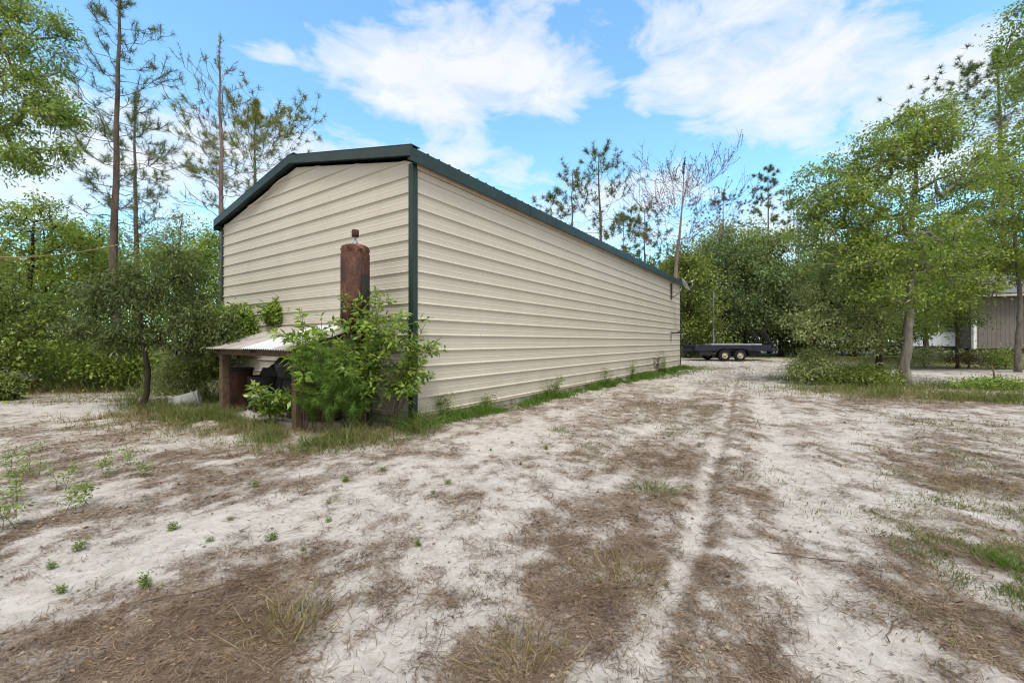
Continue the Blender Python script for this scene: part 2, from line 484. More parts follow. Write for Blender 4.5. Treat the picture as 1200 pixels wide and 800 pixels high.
M['lf_oak'] = leafmat('oak_leaf', [(0.113,0.194,0.048),(0.215,0.317,0.065),(0.391,0.450,0.109)], 0.4, 0.45, 0.35)
M['lf_yel'] = leafmat('light_leaf', [(0.112,0.183,0.039),(0.224,0.315,0.056),(0.400,0.447,0.098)], 0.42, 0.45, 0.35)
M['lf_grey'] = leafmat('grey_leaf', [(0.156,0.211,0.083),(0.297,0.365,0.139),(0.500,0.500,0.237)], 0.3, 0.5, 0.3)
M['lf_dark'] = leafmat('dark_leaf', [(0.066,0.105,0.033),(0.151,0.201,0.053),(0.320,0.357,0.092)], 0.3, 0.4, 0.4)
M['lf_blue'] = leafmat('cedar_leaf', [(0.074,0.131,0.058),(0.158,0.228,0.097),(0.300,0.357,0.146)], 0.25, 0.55, 0.2)
M['lf_mid'] = leafmat('mid_leaf', [(0.087,0.136,0.041),(0.190,0.259,0.062),(0.382,0.420,0.098)], 0.38, 0.45, 0.35)
M['lf_brown'] = leafmat('browning_leaf', [(0.06,0.045,0.022),(0.13,0.09,0.045),(0.16,0.17,0.06)], 0.3, 0.6, 0.2)
M['lf_curved'] = leafmat('drooping_leaf', [(0.049,0.077,0.029),(0.101,0.144,0.048),(0.208,0.250,0.096)], 0.38, 0.4, 0.35)
M['lf_shrub'] = leafmat('shrub_leaf', [(0.093,0.171,0.034),(0.194,0.310,0.054),(0.372,0.465,0.093)], 0.4, 0.4, 0.4, 3.0)
M['lf_fern'] = leafmat('feathery_leaf', [(0.085,0.171,0.034),(0.155,0.279,0.054),(0.279,0.403,0.093)], 0.4, 0.5, 0.2, 3.0)
M['nd_pine'] = leafmat('pine_needle', [(0.053,0.088,0.038),(0.115,0.167,0.058),(0.240,0.282,0.095)], 0.25, 0.5, 0.3)
M['nd_yel'] = leafmat('yellowing_needle', [(0.084,0.115,0.038),(0.198,0.231,0.062),(0.356,0.356,0.105)], 0.3, 0.5, 0.3)
M['nd_dead'] = leafmat('dead_needle', [(0.03,0.026,0.024),(0.05,0.042,0.038),(0.09,0.075,0.065)], 0.1, 0.7, 0.1)
M['grass'] = leafmat('grass_blade', [(0.06,0.095,0.022),(0.13,0.175,0.04),(0.31,0.28,0.12)], 0.35, 0.5, 0.3, 2.0)
M['grass_lush'] = leafmat('lush_grass', [(0.045,0.10,0.015),(0.10,0.19,0.025),(0.19,0.28,0.05)], 0.4, 0.45, 0.3, 2.0)
M['grass_dry'] = leafmat('dry_grass', [(0.12,0.10,0.04),(0.24,0.20,0.095),(0.36,0.30,0.17)], 0.25, 0.7, 0.2, 2.0)
M['needle_litter'] = leafmat('needle_litter', [(0.062,0.041,0.029),(0.169,0.116,0.076),(0.370,0.274,0.178)], 0.1, 0.8, 0.15, 4.0, (1,.9,.8))
M['leaf_litter'] = leafmat('leaf_litter', [(0.092,0.059,0.038),(0.236,0.162,0.103),(0.431,0.333,0.235)], 0.15, 0.75, 0.2, 4.0, (1,.9,.8))
M['ground'] = groundmat()

# ------------------------------------------------------------------ ground sheet
def axis(stops):
    out = []
    for a, b, st in stops:
        out.append(np.arange(a, b, st))
    out.append(np.array([stops[-1][1]]))
    return np.concatenate(out)
gx = axis([(-600,-100,50),(-100,-40,6),(-40,-14,0.8),(-14,-7,0.12),(-7,7,0.04),(7,16,0.1),(16,45,0.6),(45,100,5),(100,600,50)])
gy = axis([(-200,-20,20),(-20,0,2.0),(0,1.2,0.1),(1.2,7,0.035),(7,14,0.08),(14,30,0.25),(30,60,1.2),(60,140,8),(140,900,60)])
XX, YY = np.meshgrid(gx, gy)
ZZ = ground_z(XX, YY)
nx, ny = len(gx), len(gy)
idx = np.arange(nx*ny).reshape(ny, nx)
quads = np.stack([idx[:-1,:-1], idx[:-1,1:], idx[1:,1:], idx[1:,:-1]], -1).reshape(-1,4)
ground = np_mesh('ground', np.stack([XX,YY,ZZ],-1), quads, None, M['ground'], smooth=True)
tag(ground, kind='structure')
LF = litter_field(XX, YY)
a = ground.data.attributes.new('litter', 'FLOAT', 'POINT'); a.data.foreach_set('value', LF.ravel().astype(np.float32))
def forest_mask(x, y):
    # woodland floor starts past the clearing: left woods, back woods, right woods
    left = sstep(-8.5, -12.5, x + 0.25*(y-8))*sstep(6.5, 9.5, y)
    back = sstep(30, 34, y + 1.2*(fbm(x*.3,y*.3,3,91)-.5)*4)
    right = sstep(0, 1.5, x-.655*y+1.2*(fbm(x*.5,y*.5,3,95)-.5))*sstep(17.2, 18.6, y)
    return np.clip(np.maximum(np.maximum(left*1.0, back), right), 0, 1)
a = ground.data.attributes.new('forest', 'FLOAT', 'POINT'); a.data.foreach_set('value', forest_mask(XX,YY).ravel().astype(np.float32))

def on_ground(x, y):
    return float(ground_z(np.array([float(x)]), np.array([float(y)]))[0])
def GZ(u, v):
    g = G(u, v); g[2] = on_ground(g[0], g[1]); return g

# ------------------------------------------------------------------ metal building
W_, L_ = 6.26, 15.9
ZB, ZT = 0.124, 3.80       # panel bottom, top at the eave
SLOPE = 0.204
PITCH = 0.2288
bld = empty('metal_building', (CORNER[0], CORNER[1], 0),
            'long beige metal building with horizontal ribbed walls and dark green trim', 'building', BROT)

def rib_profile(z0, z1):
    """(z, out) points up a panel with a strong rib every PITCH and two faint flutes between"""
    pts = [(z0, 0.0)]
    k = 0
    while True:
        zc = z0 + 0.012 + k*PITCH
        seg = [(zc,0.0),(zc+.009,.022),(zc+.024,.022),(zc+.038,0.0),(zc+.098,0.0),(zc+.106,.002),(zc+.112,.002),(zc+.120,0.0),
               (zc+.158,0.0),(zc+.166,.002),(zc+.172,.002),(zc+.180,0.0)]
        for p in seg:
            if p[0] < z1-.002: pts.append(p)
        k += 1
        if zc > z1: break
    pts.append((z1, 0.0))
    return pts

def roof_under(t):      # underside height of the roof over gable position t
    return ZT + SLOPE*(W_/2-abs(t-W_/2))
# side walls: run along local x
def side_wall(y, sgn):
    mb = MB(); pr = rib_profile(ZB, ZT-0.02)
    xs = [0.0, L_]
    v = []; f = []
    for z, o in pr:
        for x in xs: v.append((x, y+sgn*(o), z))
    for i in range(len(pr)-1):
        q = (2*i, 2*i+1, 2*i+3, 2*i+2)
        f.append(q if sgn < 0 else q[::-1])
    mb.add(v, f); return mb
side_wall(0.0, -1).build('side_wall', M['wall'], bld)
side_wall(W_, 1).build('side_wall', M['wall'], bld)
def gable(x, sgn):
    mb = MB(); zmax = ZT + SLOPE*W_/2 - 0.02
    pr = rib_profile(ZB, zmax); v = []; f = []
    for z, o in pr:
        e = 0.0 if z <= ZT-.02 else (z-ZT+.02)/SLOPE
        e = min(e, W_/2-0.001)
        v.append((x+sgn*o, e, z)); v.append((x+sgn*o, W_-e, z))
    for i in range(len(pr)-1):
        q = (2*i, 2*i+1, 2*i+3, 2*i+2)
        f.append(q[::-1] if sgn < 0 else q)
    mb.add(v, f); return mb
gable(0.0, -1).build('gable_wall', M['wall'], bld)
gable(L_, 1).build('gable_wall', M['wall'], bld)
# footing
mb = MB(); mb.box((-0.015,-0.015,-0.15),(L_+.015,W_+.015,ZB-0.004)); mb.build('footing', M['concrete'], bld)
# roof: ribs run from ridge to eave
def roof_half(sgn):
    ov, og = 0.10, 0.12
    xs = []; k = 0; x = -og+0.01
    prof = []
    while x < L_+og-0.03:
        prof += [(x,0),(x+.06,0),(x+.075,.028),(x+.095,.028),(x+.11,0)]
        x += 0.2286
    prof.append((L_+og-0.01,0))
    v = []; f = []
    ye = -ov if sgn < 0 else W_+ov
    zr = 3.915 + SLOPE*(W_/2+ov)
    for px, h in prof:
        v.append((px, ye, 3.905+h)); v.append((px, W_/2, zr-.01+h))
    for i in range(len(prof)-1):
        q = (2*i, 2*i+2, 2*i+3, 2*i+1)
        f.append(q if sgn < 0 else q[::-1])
    mb = MB(); mb.add(v, f)
    return mb
roof_half(-1).build('roof', M['green_roof'], bld)
roof_half(1).build('roof', M['green_roof'], bld)
# eave fascia, soffit strip and rake trim
for sgn, y in ((-1, -0.10), (1, W_+0.10)):
    mb = MB()
    yo = y + sgn*0.02
    mb.box((-0.14, min(y,yo), 3.715), (L_+.14, max(y,yo), 3.905))
    for xl in np.arange(3.0, L_, 3.05): mb.box((xl-.02, min(y,yo)-.003, 3.712), (xl+.02, max(y,yo)+.003, 3.908))
    yi = 0.0 if sgn < 0 else W_
    mb.box((-0.10, min(y,yi)+0.001, 3.765), (L_+.10, max(y,yi)-0.001, 3.80))
    mb.build('eave_trim', M['green_trim'], bld)
    mb = MB(); a_, b_ = ((-0.038,-0.024) if sgn<0 else (W_+.024, W_+.038))
    mb.box((0.05,a_,3.68),(L_-.05,b_,3.764)); mb.build('wall_head_trim', M['tan_trim'], bld)
for xg, sgn in ((0.0,-1),(L_,1)):
    mb = MB(); xo = xg+sgn*0.12; xi = xg+sgn*0.0
    for s2 in (-1, 1):
        ye = -0.122 if s2 < 0 else W_+.122
        yr = W_/2
        ztop_e, ztop_r = 3.928, 3.928+SLOPE*(W_/2+.122)
        hh = 0.14
        def pr(x, y, z): return (x, y, z)
        xa, xb = sorted((xo, xo+sgn*0.02))
        v = [pr(xa,ye,ztop_e-hh),pr(xb,ye,ztop_e-hh),pr(xb,yr,ztop_r-hh),pr(xa,yr,ztop_r-hh),
             pr(xa,ye,ztop_e),pr(xb,ye,ztop_e),pr(xb,yr,ztop_r),pr(xa,yr,ztop_r)]
        fs = [(0,1,2,3),(4,7,6,5),(0,4,5,1),(1,5,6,2),(2,6,7,3),(3,7,4,0)]
        mb.add(v, fs)
        # soffit return to the wall and top flange
        xs_ = sorted((xo, xi))
        v = [pr(xs_[0]+.001,ye,ztop_e-hh+.02),pr(xs_[1]-.001,ye,ztop_e-hh+.02),pr(xs_[1]-.001,yr,ztop_r-hh+.02),pr(xs_[0]+.001,yr,ztop_r-hh+.02)]
        mb.add(v, [(0,1,2,3)])
        x1, x2 = sorted((xo+sgn*0.022, xo-sgn*0.14))
        v = [pr(x1,ye,ztop_e+.004),pr(x2,ye,ztop_e+.004),pr(x2,yr,ztop_r+.004),pr(x1,yr,ztop_r+.004)]
        v2 = [(a_[0],a_[1],a_[2]+.012) for a_ in v]
        mb.add(v+v2, fs)
    mb.build('rake_trim', M['green_trim'], bld)
mb = MB(); mb.box((-0.12, W_/2-0.12, 3.928+SLOPE*(W_/2+.122)+.02),(L_+.12, W_/2+.12, 3.928+SLOPE*(W_/2+.122)+.035)); mb.build('ridge_cap', M['green_trim'], bld)
# corner trims: folded L
for (cx, cy, sx, sy) in ((0,0,-1,-1),(0,W_,-1,1),(L_,0,1,-1),(L_,W_,1,1)):
    mb = MB(); o = 0.026; w = 0.062
    xa, xb = sorted((cx+sx*o, cx+sx*(o+.004))); ya, yb = sorted((cy+sy*(o+.004), cy-sy*w))
    mb.box((xa, ya, ZB-.01), (xb, yb, 3.74))
    ya, yb = sorted((cy+sy*o, cy+sy*(o+.004))); xa, xb = sorted((cx+sx*(o-.0005), cx-sx*w))
    mb.box((xa, ya, ZB-.01), (xb, yb, 3.74))
    mb.build('corner_trim', M['green_trim'], bld)
# base trim (light drip flange)
mb = MB()
mb.box((0.08,-0.032,ZB-.012),(L_-.08,-0.0232,ZB+.012)); mb.box((-0.032,.08,ZB-.012),(-0.0232,W_-.08,ZB+.012)); mb.build('base_trim', M['tan_trim'], bld)
# loose cord under the left slope of the gable
pts = []
for i in range(13):
    q = i/12; y = 3.35 + q*1.75
    pts.append((-0.06-.02*math.sin(q*9), y, roof_under(y)-.10-0.07*q+.03*math.sin(q*3.1)))
mb = MB(); mb.tube(pts, 0.011, 6); mb.build('loose_cord', M['tan_trim'], bld, True)

# ------------------------------------------------------------------ satellite dish and bracket on the far end of the side wall
def bpoint(s, t, z): return Vector(BW(s, t, z))
dish = empty('satellite_dish', BW(14.25, -0.02, 3.25), 'grey satellite dish on a bent arm under the eave near far end of beige wall', 'dish', BROT)
mb = MB(); mb.box((-0.07,-0.03,-0.28),(0.07,0.0,0.38)); mb.build('mount_plate', M['rust'], dish)
mb = MB(); mb.tube([(0,-0.02,-0.2),(0.03,-.16,-.14),(0.08,-.34,0.06),(0.1,-.40,.2)], 0.03, 8); mb.build('arm', M['galv'], dish, True)
mb = MB()
Md = Matrix.Translation((0.12,-.47,.28)) @ Matrix.Rotation(R(58),4,'X') @ Matrix.Rotation(R(14),4,'Y')
prof = [(0.0,0.0)]+[(0.05*i,0.055*(i/6)**2*1.5) for i in range(1,7)]+[(0.305,0.085),(0.305,0.098),(0.29,0.092)]+[(0.05*i,0.055*(i/6)**2*1.5+.012) for i in range(5,-1,-1)]
mb.lathe(prof, 28, (0,0,0), Md); mb.build('reflector', M['dish'], dish, True)
mb = MB(); mb.tube([Md@Vector((0,-.28,.07)), Md@Vector((0,-.2,.28)), Md@Vector((0,-.03,.36))], 0.012, 6); mb.build('feed_arm', M['galv'], dish, True)
mb = MB(); mb.lathe([(0,0),(.035,.0),(.04,.06),(.03,.09),(0,.09)], 12, (0,0,0), Md@Matrix.Translation((0,-.03,.3))); mb.build('feed_horn', M['dish'], dish, True)
br = empty('wall_bracket', BW(14.2,-.02,1.5), 'dark metal bracket with a short stub low on beige wall near its far corner', 'bracket', BROT)
mb = MB(); mb.box((-.03,-.03,-.28),(.03,0,.12)); mb.build('plate', M['galv'], br, bevel=.006)
mb = MB(); mb.tube([(0,-.02,0.06),(0,-.12,.06),(.05,-.3,.06)],.028,8); mb.tube([(.05,-.3,.03),(.05,-.3,.13)],.045,10); mb.build('stub', M['black'], br, True)

# ------------------------------------------------------------------ low lean-to against the gable
lean = empty('lean_to', BW(-0.65, 2.25, 0), 'low open lean-to with rusty corrugated roof against the beige gable', 'lean-to', BROT)
def LT(x, y, z): return (x+0.65, y-2.25, z)      # building frame -> lean-to frame
zf, zb = 1.095, 1.47
def lean_sheet(y0, y1, dz=0.0):
    mb = MB(); v = []; f = []; n = max(6, int((y1-y0)/0.0165)); 
    for i in range(n+1):
        y = y0+(y1-y0)*i/n
        h = 0.011*math.sin(y*2*math.pi/0.068)
        for x, z in ((-1.27, zf-.008+dz), (-0.65,(zf+zb)/2-.012+dz), (-0.03, zb+dz)):
            v.append(LT(x, y, z+h))
    for i in range(n):
        for k in range(2):
            f.append((3*i+k, 3*i+3+k, 3*i+4+k, 3*i+k+1))
    nb = len(v)
    v += [(p[0],p[1],p[2]-.004) for p in v]
    f += [tuple(q+nb for q in ff)[::-1] for ff in f]
    f += [(3*i,3*i+nb,3*i+3+nb,3*i+3) for i in range(n)]
    mb.add(v, f); return mb
lean_sheet(2.28,3.63).build('roof_sheet', M['old_roof'], lean, True)
lean_sheet(1.47,2.33,.007).build('roof_sheet', M['white_sheet'], lean, True)
lean_sheet(0.9,1.52).build('roof_sheet', M['old_roof'], lean, True)
for (x, y, zt, w) in ((-1.09,1.09,1.06,.105),(-1.09,3.36,1.06,.115),(-0.12,3.36,1.36,.09),(-0.12,1.05,1.36,.09)):
    mb = MB(); mb.box(LT(x-w/2,y-w/2,-.1), LT(x+w/2,y+w/2,zt-.075)); mb.build('post', M['post'], lean, bevel=.008)
mb = MB(); mb.box(LT(-1.135,.95,.985),LT(-1.09+.045,3.58,1.072)); mb.build('beam', M['post'], lean, bevel=.006)
mb = MB(); mb.box(LT(-.16,.95,1.285),LT(-.08,3.58,1.385)); mb.build('beam', M['post'], lean, bevel=.006)
for y in (1.0,2.2,3.45):
    mb = MB(); mb.bar(LT(-1.22,y,1.055),LT(-.05,y,1.415),.04,.07); mb.build('rafter', M['post'], lean)

slab = MB()
pts = []
rs = np.random.default_rng(3)
for i in range(22):
    a_ = 2*math.pi*i/22; rr = 1+.07*rs.normal()
    pts.append((1.25*math.cos(a_)*rr*0.45, 1.25*math.sin(a_)*rr))
v = [(x,y,-.05) for x,y in pts]+[(x,y,.065) for x,y in pts]
slab.add(v, [tuple(range(22,44))]+[(i,(i+1)%22,22+(i+1)%22,22+i) for i in range(22)])
o = slab.build('concrete_slab', M['slab'], bevel=.012); o.location = BW(-.62,2.0,0); o.rotation_euler=(0,0,BROT)
tag(o, 'pale rough concrete slab on the ground beneath the lean-to', 'slab')

def drum(name, loc, r, h, mat, label, cat, M4=None, rimmat=None):
    t = empty(name, loc, label, cat)
    if M4 is not None: t.rotation_euler = M4
    mb = MB(); mb.lathe([(0,.0),(r,.0),(r*1.03,.015),(r,.03),(r,h*.33),(r*1.035,h*.35),(r,h*.37),(r,h*.64),(r*1.035,h*.66),(r,h*.68),(r,h-.03),(r*1.03,h-.012),(r*1.02,h),(r*.95,h),(r*.94,h-.03),(r*.93,.05),(0,.05)], 28)
    mb.build('body', mat, t, True)
    return t
bx = BW(-.75, 3.62); d0 = drum('rusty_drum', (bx[0],bx[1],-0.01), .2, .70, M['rust'], 'rusty open steel drum behind the left post of the lean-to', 'drum')
mb = MB(); mb.lathe([(.212,.70),(.224,.70),(.224,.745),(.212,.745),(.212,.70)], 28); mb.build('rim_band', M['black'], d0, True)
bx = BW(-.62, 2.95); d1 = drum('shade_bin', (bx[0],bx[1],0.0), .27, .62, M['blacksoft'], 'generic black bin shape standing in for the deep shade beside the rusty drum under the lean-to', 'bin')  # generic black shape in place of the deep shade by the drum
bx = BW(-.45, 1.75); d2 = drum('shade_bin', (bx[0],bx[1],0.06), .30, .72, M['blacksoft'], 'larger generic black bin shape added for the deep shade under the lean-to behind the barbecue', 'bin')  # larger black shape added to darken the inside of the lean-to
hp = MB(); n_ = 28; m_ = 60; hv = []  # lumpy black mass added so the back of the lean-to reads as deep shade
for i in range(n_+1):
    for j in range(m_+1):
        a_ = i/n_; b_ = j/m_; e_ = (min(1, 5*min(a_+.02,1.02-a_)))**.5*(min(1, 6*min(b_+.01,1.01-b_)))**.5
        hgt = e_*(.80+.25*float(fbm(np.array([b_*6.]),np.array([a_*3.]),3,77)[0]-.5)*2)
        hv.append((-.42+.42*(a_-.5), 2.3+2.6*(b_-.5), max(0, hgt)))
hf = [(i*(m_+1)+j, i*(m_+1)+j+1, (i+1)*(m_+1)+j+1, (i+1)*(m_+1)+j) for i in range(n_) for j in range(m_)]
hp.add([tuple(BW(x,y,z)) for x,y,z in hv], hf); o = hp.build('shade_heap', M['blacksoft'], None, True); tag(o, 'lumpy black mass put in for the deep shade at the back of the lean-to against the gable', 'heap')
# kettle-like black barbecue under the roof
bq = empty('barbecue', BW(-.62,2.12,0.06), 'round black barbecue bowl standing under the lean-to roof', 'barbecue', BROT)
mb = MB(); mb.lathe([(0,.52),(.12,.535),(.2,.60),(.235,.70),(.24,.72),(.24,.735),(.235,.735)], 28); mb.build('bowl', M['black'], bq, True)
mb = MB(); mb.lathe([(.243,.738),(.243,.75),(.225,.83),(.16,.90),(.06,.94),(0,.945)], 28); mb.lathe([(0,.945),(.02,.945),(.03,.98),(0,.985)],10); mb.build('lid', M['black'], bq, True)
for k in range(3):
    a_ = k*2.094+.4; mb = MB(); mb.tube([(.13*math.cos(a_),.13*math.sin(a_),.56),(.27*math.cos(a_),.27*math.sin(a_),0)],.012,6); mb.build('leg', M['black'], bq, True)
cr = empty('rusty_box', BW(-.55,1.35,.065), 'rusty steel box with an open top under the right side of the lean-to', 'box', BROT+.15)
mb = MB(); 
for lo,hi in (((-.3,-.42,0),(.3,-.40,.38)),((-.3,.40,0),(.3,.42,.38)),((-.3,-.398,0),(-.28,.398,.38)),((.28,-.398,0),(.3,.398,.38)),((-.278,-.398,0),(.278,.398,.02))): mb.box(lo,hi)
mb.build('body', M['rust'], cr)
mb = MB(); mb.box((-.315,-.43,.382),(-.285,.43,.40)); mb.box((.285,-.43,.382),(.315,.43,.40)); mb.build('lip', M['rust2'], cr)
mb = MB(); mb.bar(BW(-.98,2.75,.335),BW(-.98,1.75,.275),.16,.022)
o = mb.build('pale_board', M['white_trim'], bevel=.004); tag(o,'pale narrow board propped level under the lean-to','board')
for t_,h_,l_ in ((2.66,.32,'short brown stake under the left end of the pale board'),(1.85,.27,'short brown stake under the right end of the pale board')):
    mb = MB(); mb.bar(BW(-.93,t_,.0),BW(-.93,t_,h_),.05,.04)
    o = mb.build('stake', M['post']); tag(o,l_,'stake')

# ------------------------------------------------------------------ rusted tank by the gable
TKL = BW(-.47, .68)
tank = empty('rusted_tank', TKL, 'tall rusted steel tank with domed base raised in front of the beige gable', 'tank', BROT)
z0, z1, r_ = 1.46, 2.45, .198
mb = MB()
mb.lathe([(0,z0-.13),(.05,z0-.125),(.10,z0-.10),(.15,z0-.06),(.185,z0-.01),(r_,z0+.03),(r_,z0+.3),(r_+.002,z0+.31),(r_,z0+.32),(r_,z1-.01),(r_-.006,z1)], 40)
mb.build('shell', M['rust'], tank, True)
mb = MB(); mb.lathe([(.186,z1-.002),(.19,z1+.002),(.19,z1+.085),(.183,z1+.098),(.15,z1+.115),(.07,z1+.13),(0,z1+.132)], 40)
for k in range(14):
    a_ = k*2*math.pi/14; mb.lathe([(.012,0),(.012,.012),(0,.014)],6,(0,0,0),Matrix.Rotation(a_,4,'Z')@Matrix.Translation((.189,0,z1+.05))@Matrix.Rotation(R(90),4,'Y'))
mb.build('collar', M['rust2'], tank, True)
mb = MB(); mb.lathe([(.045,z1+.125),(.045,z1+.15),(.03,z1+.17),(.016,z1+.19),(.016,z1+.25)],16); mb.build('neck', M['galv'], tank, True)
mb = MB(); mb.lathe([(0,z1+.245),(.043,z1+.245),(.05,z1+.252),(.05,z1+.335),(.042,z1+.345),(0,z1+.346)],20); mb.build('cap', M['rust'], tank, True)
mb = MB(); mb.box((-.06,-.262,1.30),(.05,-.215,2.14)); mb.build('bracket', M['black'], tank, bevel=.006)
mb = MB(); mb.box((-.045,-.212,.9),(.045,-.2,2.0)); mb.tube([(.05,-.26,-.1),(.05,-.26,1.32)],.035,10); mb.build('support_post', M['black'], tank)
for x,y in ((-.12,.08),(.1,.12)):
    mb = MB(); mb.tube([(x,y,-.05),(x,y,z0-.06)],.013,8); mb.build('leg', M['rust'], tank, True)
mb = MB(); mb.tube([(-.0,-.0,-.05),(0,0,z0-.12)],.024,8); mb.build('pipe', M['rust'], tank, True)

# ------------------------------------------------------------------ bucket, log, rope
bk = empty('white_bucket', GZ(217,476)+np.array([0,0,.10]), 'grubby white plastic tub lying on its side in weeds beside the small tree', 'tub')
bk.rotation_euler = (R(78), 0, R(118))
mb = MB(); mb.lathe([(0,-.22),(.115,-.22),(.12,-.21),(.142,.2),(.152,.2),(.152,.225),(.143,.228),(.136,.2),(.112,-.2),(0,-.2)],28); mb.build('body', M['bucket'], bk, True)
mb = MB(); mb.tube([(.15*math.cos(a_),.15*math.sin(a_)*1.0,.2-.05*math.sin(a_)) for a_ in np.linspace(0,math.pi,12)],.004,5); mb.build('handle', M['galv'], bk, True)
a_ = P(-30,426,10.7); b_ = P(42,445,10.2); mb = MB(); n=8
pts=[a_+(b_-a_)*i/n+np.array([0,0,.02*math.sin(i)]) for i in range(n+1)]
pts=[np.array([p[0],p[1],max(p[2],.1)]) for p in pts]
mb.tube(pts,[.12-.005*i for i in range(n+1)],10); o=mb.build('fallen_log',M['log'],None,True); tag(o,'pale barkless fallen log at the left edge of the clearing','log')
pp = P(44,411,13.0); mb = MB(); prof=[(0,.95),(.35,.9),(.6,.7),(.68,.35),(.66,.0)]; mb.lathe(prof,18); o=mb.build('white_tarp',M['white_trim'],None,True); o.location=(pp[0],pp[1],on_ground(pp[0],pp[1])); o.scale=(1,.7,1)
tag(o,'white covered heap half hidden in the left brush','heap')
a_ = P(-60,301,7.6); b_=P(138,287,10.9)
pts=[a_+(b_-a_)*q+np.array([0,0,-.25*math.sin(math.pi*q)*.5]) for q in np.linspace(0,1,24)]
mb=MB(); mb.tube(pts,.013,6); o=mb.build('clothes_line',M['rope'],None,True); tag(o,'thin yellowish line strung to a pine trunk at left','line')

# ------------------------------------------------------------------ flatbed trailer
TD_ = 27.0
tx0 = (808-600)/F*TD_; tx1=(892-600)/F*TD_
tr = empty('flatbed_trailer', ((tx0+tx1)/2, TD_, 0), 'dark navy flatbed trailer with twin cream wheels and raised ladder ramps', 'trailer', R(-2))
hl=(tx1-tx0)/2; hw=1.05
mb=MB(); mb.box((-hl,-hw,.62),(hl,-hw+.08,.98)); mb.box((-hl,hw-.08,.62),(hl,hw,.98)); mb.box((-hl,-hw+.081,.62),(-hl+.08,hw-.081,.98)); mb.box((hl-.08,-hw+.081,.62),(hl,hw-.081,.9))
for x in np.linspace(-hl+.3,hl-.3,7): mb.box((x-.03,-hw-.012,.62),(x+.03,-hw-.001,.975))
mb.build('side_rail', M['navy'], tr, bevel=.01)
mb=MB()
for k in range(10): 
    y=-hw+.09+k*.188; mb.box((-hl+.1,y,.70),(hl-.1,y+.18,.745))
mb.build('deck', M['deck'], tr)
mb=MB(); mb.box((-hl+.95,-hw-.0,.985),(hl-.55,-hw+.55,1.06)); mb.box((-hl+1.1,-hw+.6,.985),(hl-.8,-hw+1.3,1.03)); o=mb.build('load_boards', M['deck'], tr, bevel=.01)
for yy in (-hw-.16, hw+.16):
    for x in (-.62,.30):
        w=empty('wheel',(x,yy,.355),None,None); w.parent=tr
        Mr=Matrix.Rotation(R(90),4,'X')
        mb=MB(); mb.lathe([(.19,-.1),(.30,-.115),(.345,-.09),(.36,-.05),(.36,.05),(.345,.09),(.30,.115),(.19,.1)],28,(0,0,0),Mr); mb.build('tyre',M['tyre'],w,True)
        mb=MB(); mb.lathe([(.21,-.09),(.2,-.1),(.19,-.06),(.165,-.03),(.09,-.05),(.085,-.09),(0,-.095)],28,(0,0,0),Mr); mb.lathe([(.21,.09),(.2,.1),(.19,.06),(.165,.03),(.09,.05),(.085,.09),(0,.095)],28,(0,0,0),Mr); mb.build('rim',M['rim'],w,True)
        mb=MB(); mb.lathe([(.052,-.13),(.05,-.085)],14,(0,0,0),Mr); mb.lathe([(0,-.131),(.052,-.13)],14,(0,0,0),Mr); mb.build('hub',M['tyre'],w,True)
    mb=MB(); ys=sorted((yy-.14,yy+.14)); 
    arc=[(-1.12,.55),(-1.02,.73),(-.8,.80),(.48,.80),(.70,.73),(.80,.55)]
    v=[]; f=[]
    for x,z in arc: v += [(x,ys[0],z),(x,ys[1],z),(x,ys[0],z-.03),(x,ys[1],z-.03)]
    for i in range(len(arc)-1):
        b0=4*i; f += [(b0,b0+1,b0+5,b0+4),(b0+2,b0+6,b0+7,b0+3),(b0,b0+4,b0+6,b0+2),(b0+1,b0+3,b0+7,b0+5)]
    mb.add(v,f); mb.build('fender',M['navy'],tr)
mb=MB(); mb.bar((-hl,-.5,.68),(-hl-1.45,0,.62),.1,.12); mb.bar((-hl,.5,.68),(-hl-1.45,0,.62),.1,.12); mb.bar((-hl-1.4,0,.62),(-hl-1.75,0,.6),.08,.1); mb.build('tongue',M['navy'],tr)
mb=MB(); mb.tube([(-hl-1.2,.0,.1),(-hl-1.2,.0,.95)],.035,8); mb.box((-hl-1.3,-.1,.0),(-hl-1.1,.1,.03)); mb.build('jack',M['galv'],tr)
mb=MB(); mb.box((-.95,-hw+.1,.45),(.6,-hw+.3,.61)); mb.box((-.95,hw-.3,.45),(.6,hw-.1,.61)); mb.tube([(-.62,-hw,.355),(-.62,hw,.355)],.045,8); mb.tube([(.3,-hw,.355),(.3,hw,.355)],.045,8); mb.box((1.2,-.6,.3),(1.9,.6,.6)); mb.box((-2.0,-hw+.05,.36),(-1.2,-hw+.5,.605)); mb.box((-1.195,-hw+.12,.2),(-.9,-hw+.16,.44)); mb.build('axle',M['black'],tr)
for y in (-.78,.55):
    mb=MB(); A=Vector((hl+.38,y,.74)); B=Vector((hl-.34,y,1.95))
    for dy in (0,.36):
        mb.bar(A+Vector((0,dy,0)),B+Vector((0,dy,0)),.06,.09)
    for k in range(8):
        q=A+(B-A)*(k+.5)/8; mb.bar(q+Vector((0,.031,0)),q+Vector((0,.329,0)),.07,.05)
    mb.build('ramp',M['black'],tr)
mb=MB(); mb.box((hl+.001,-hw,.6),(hl+.45,hw,.76)); mb.build('tail_beam',M['navy'],tr,bevel=.01)
for ya in (-hw+.05,hw-.25):
    mb=MB(); mb.box((hl+.452,ya,.63),(hl+.47,ya+.2,.73)); mb.build('tail_light',M['rust'],tr)
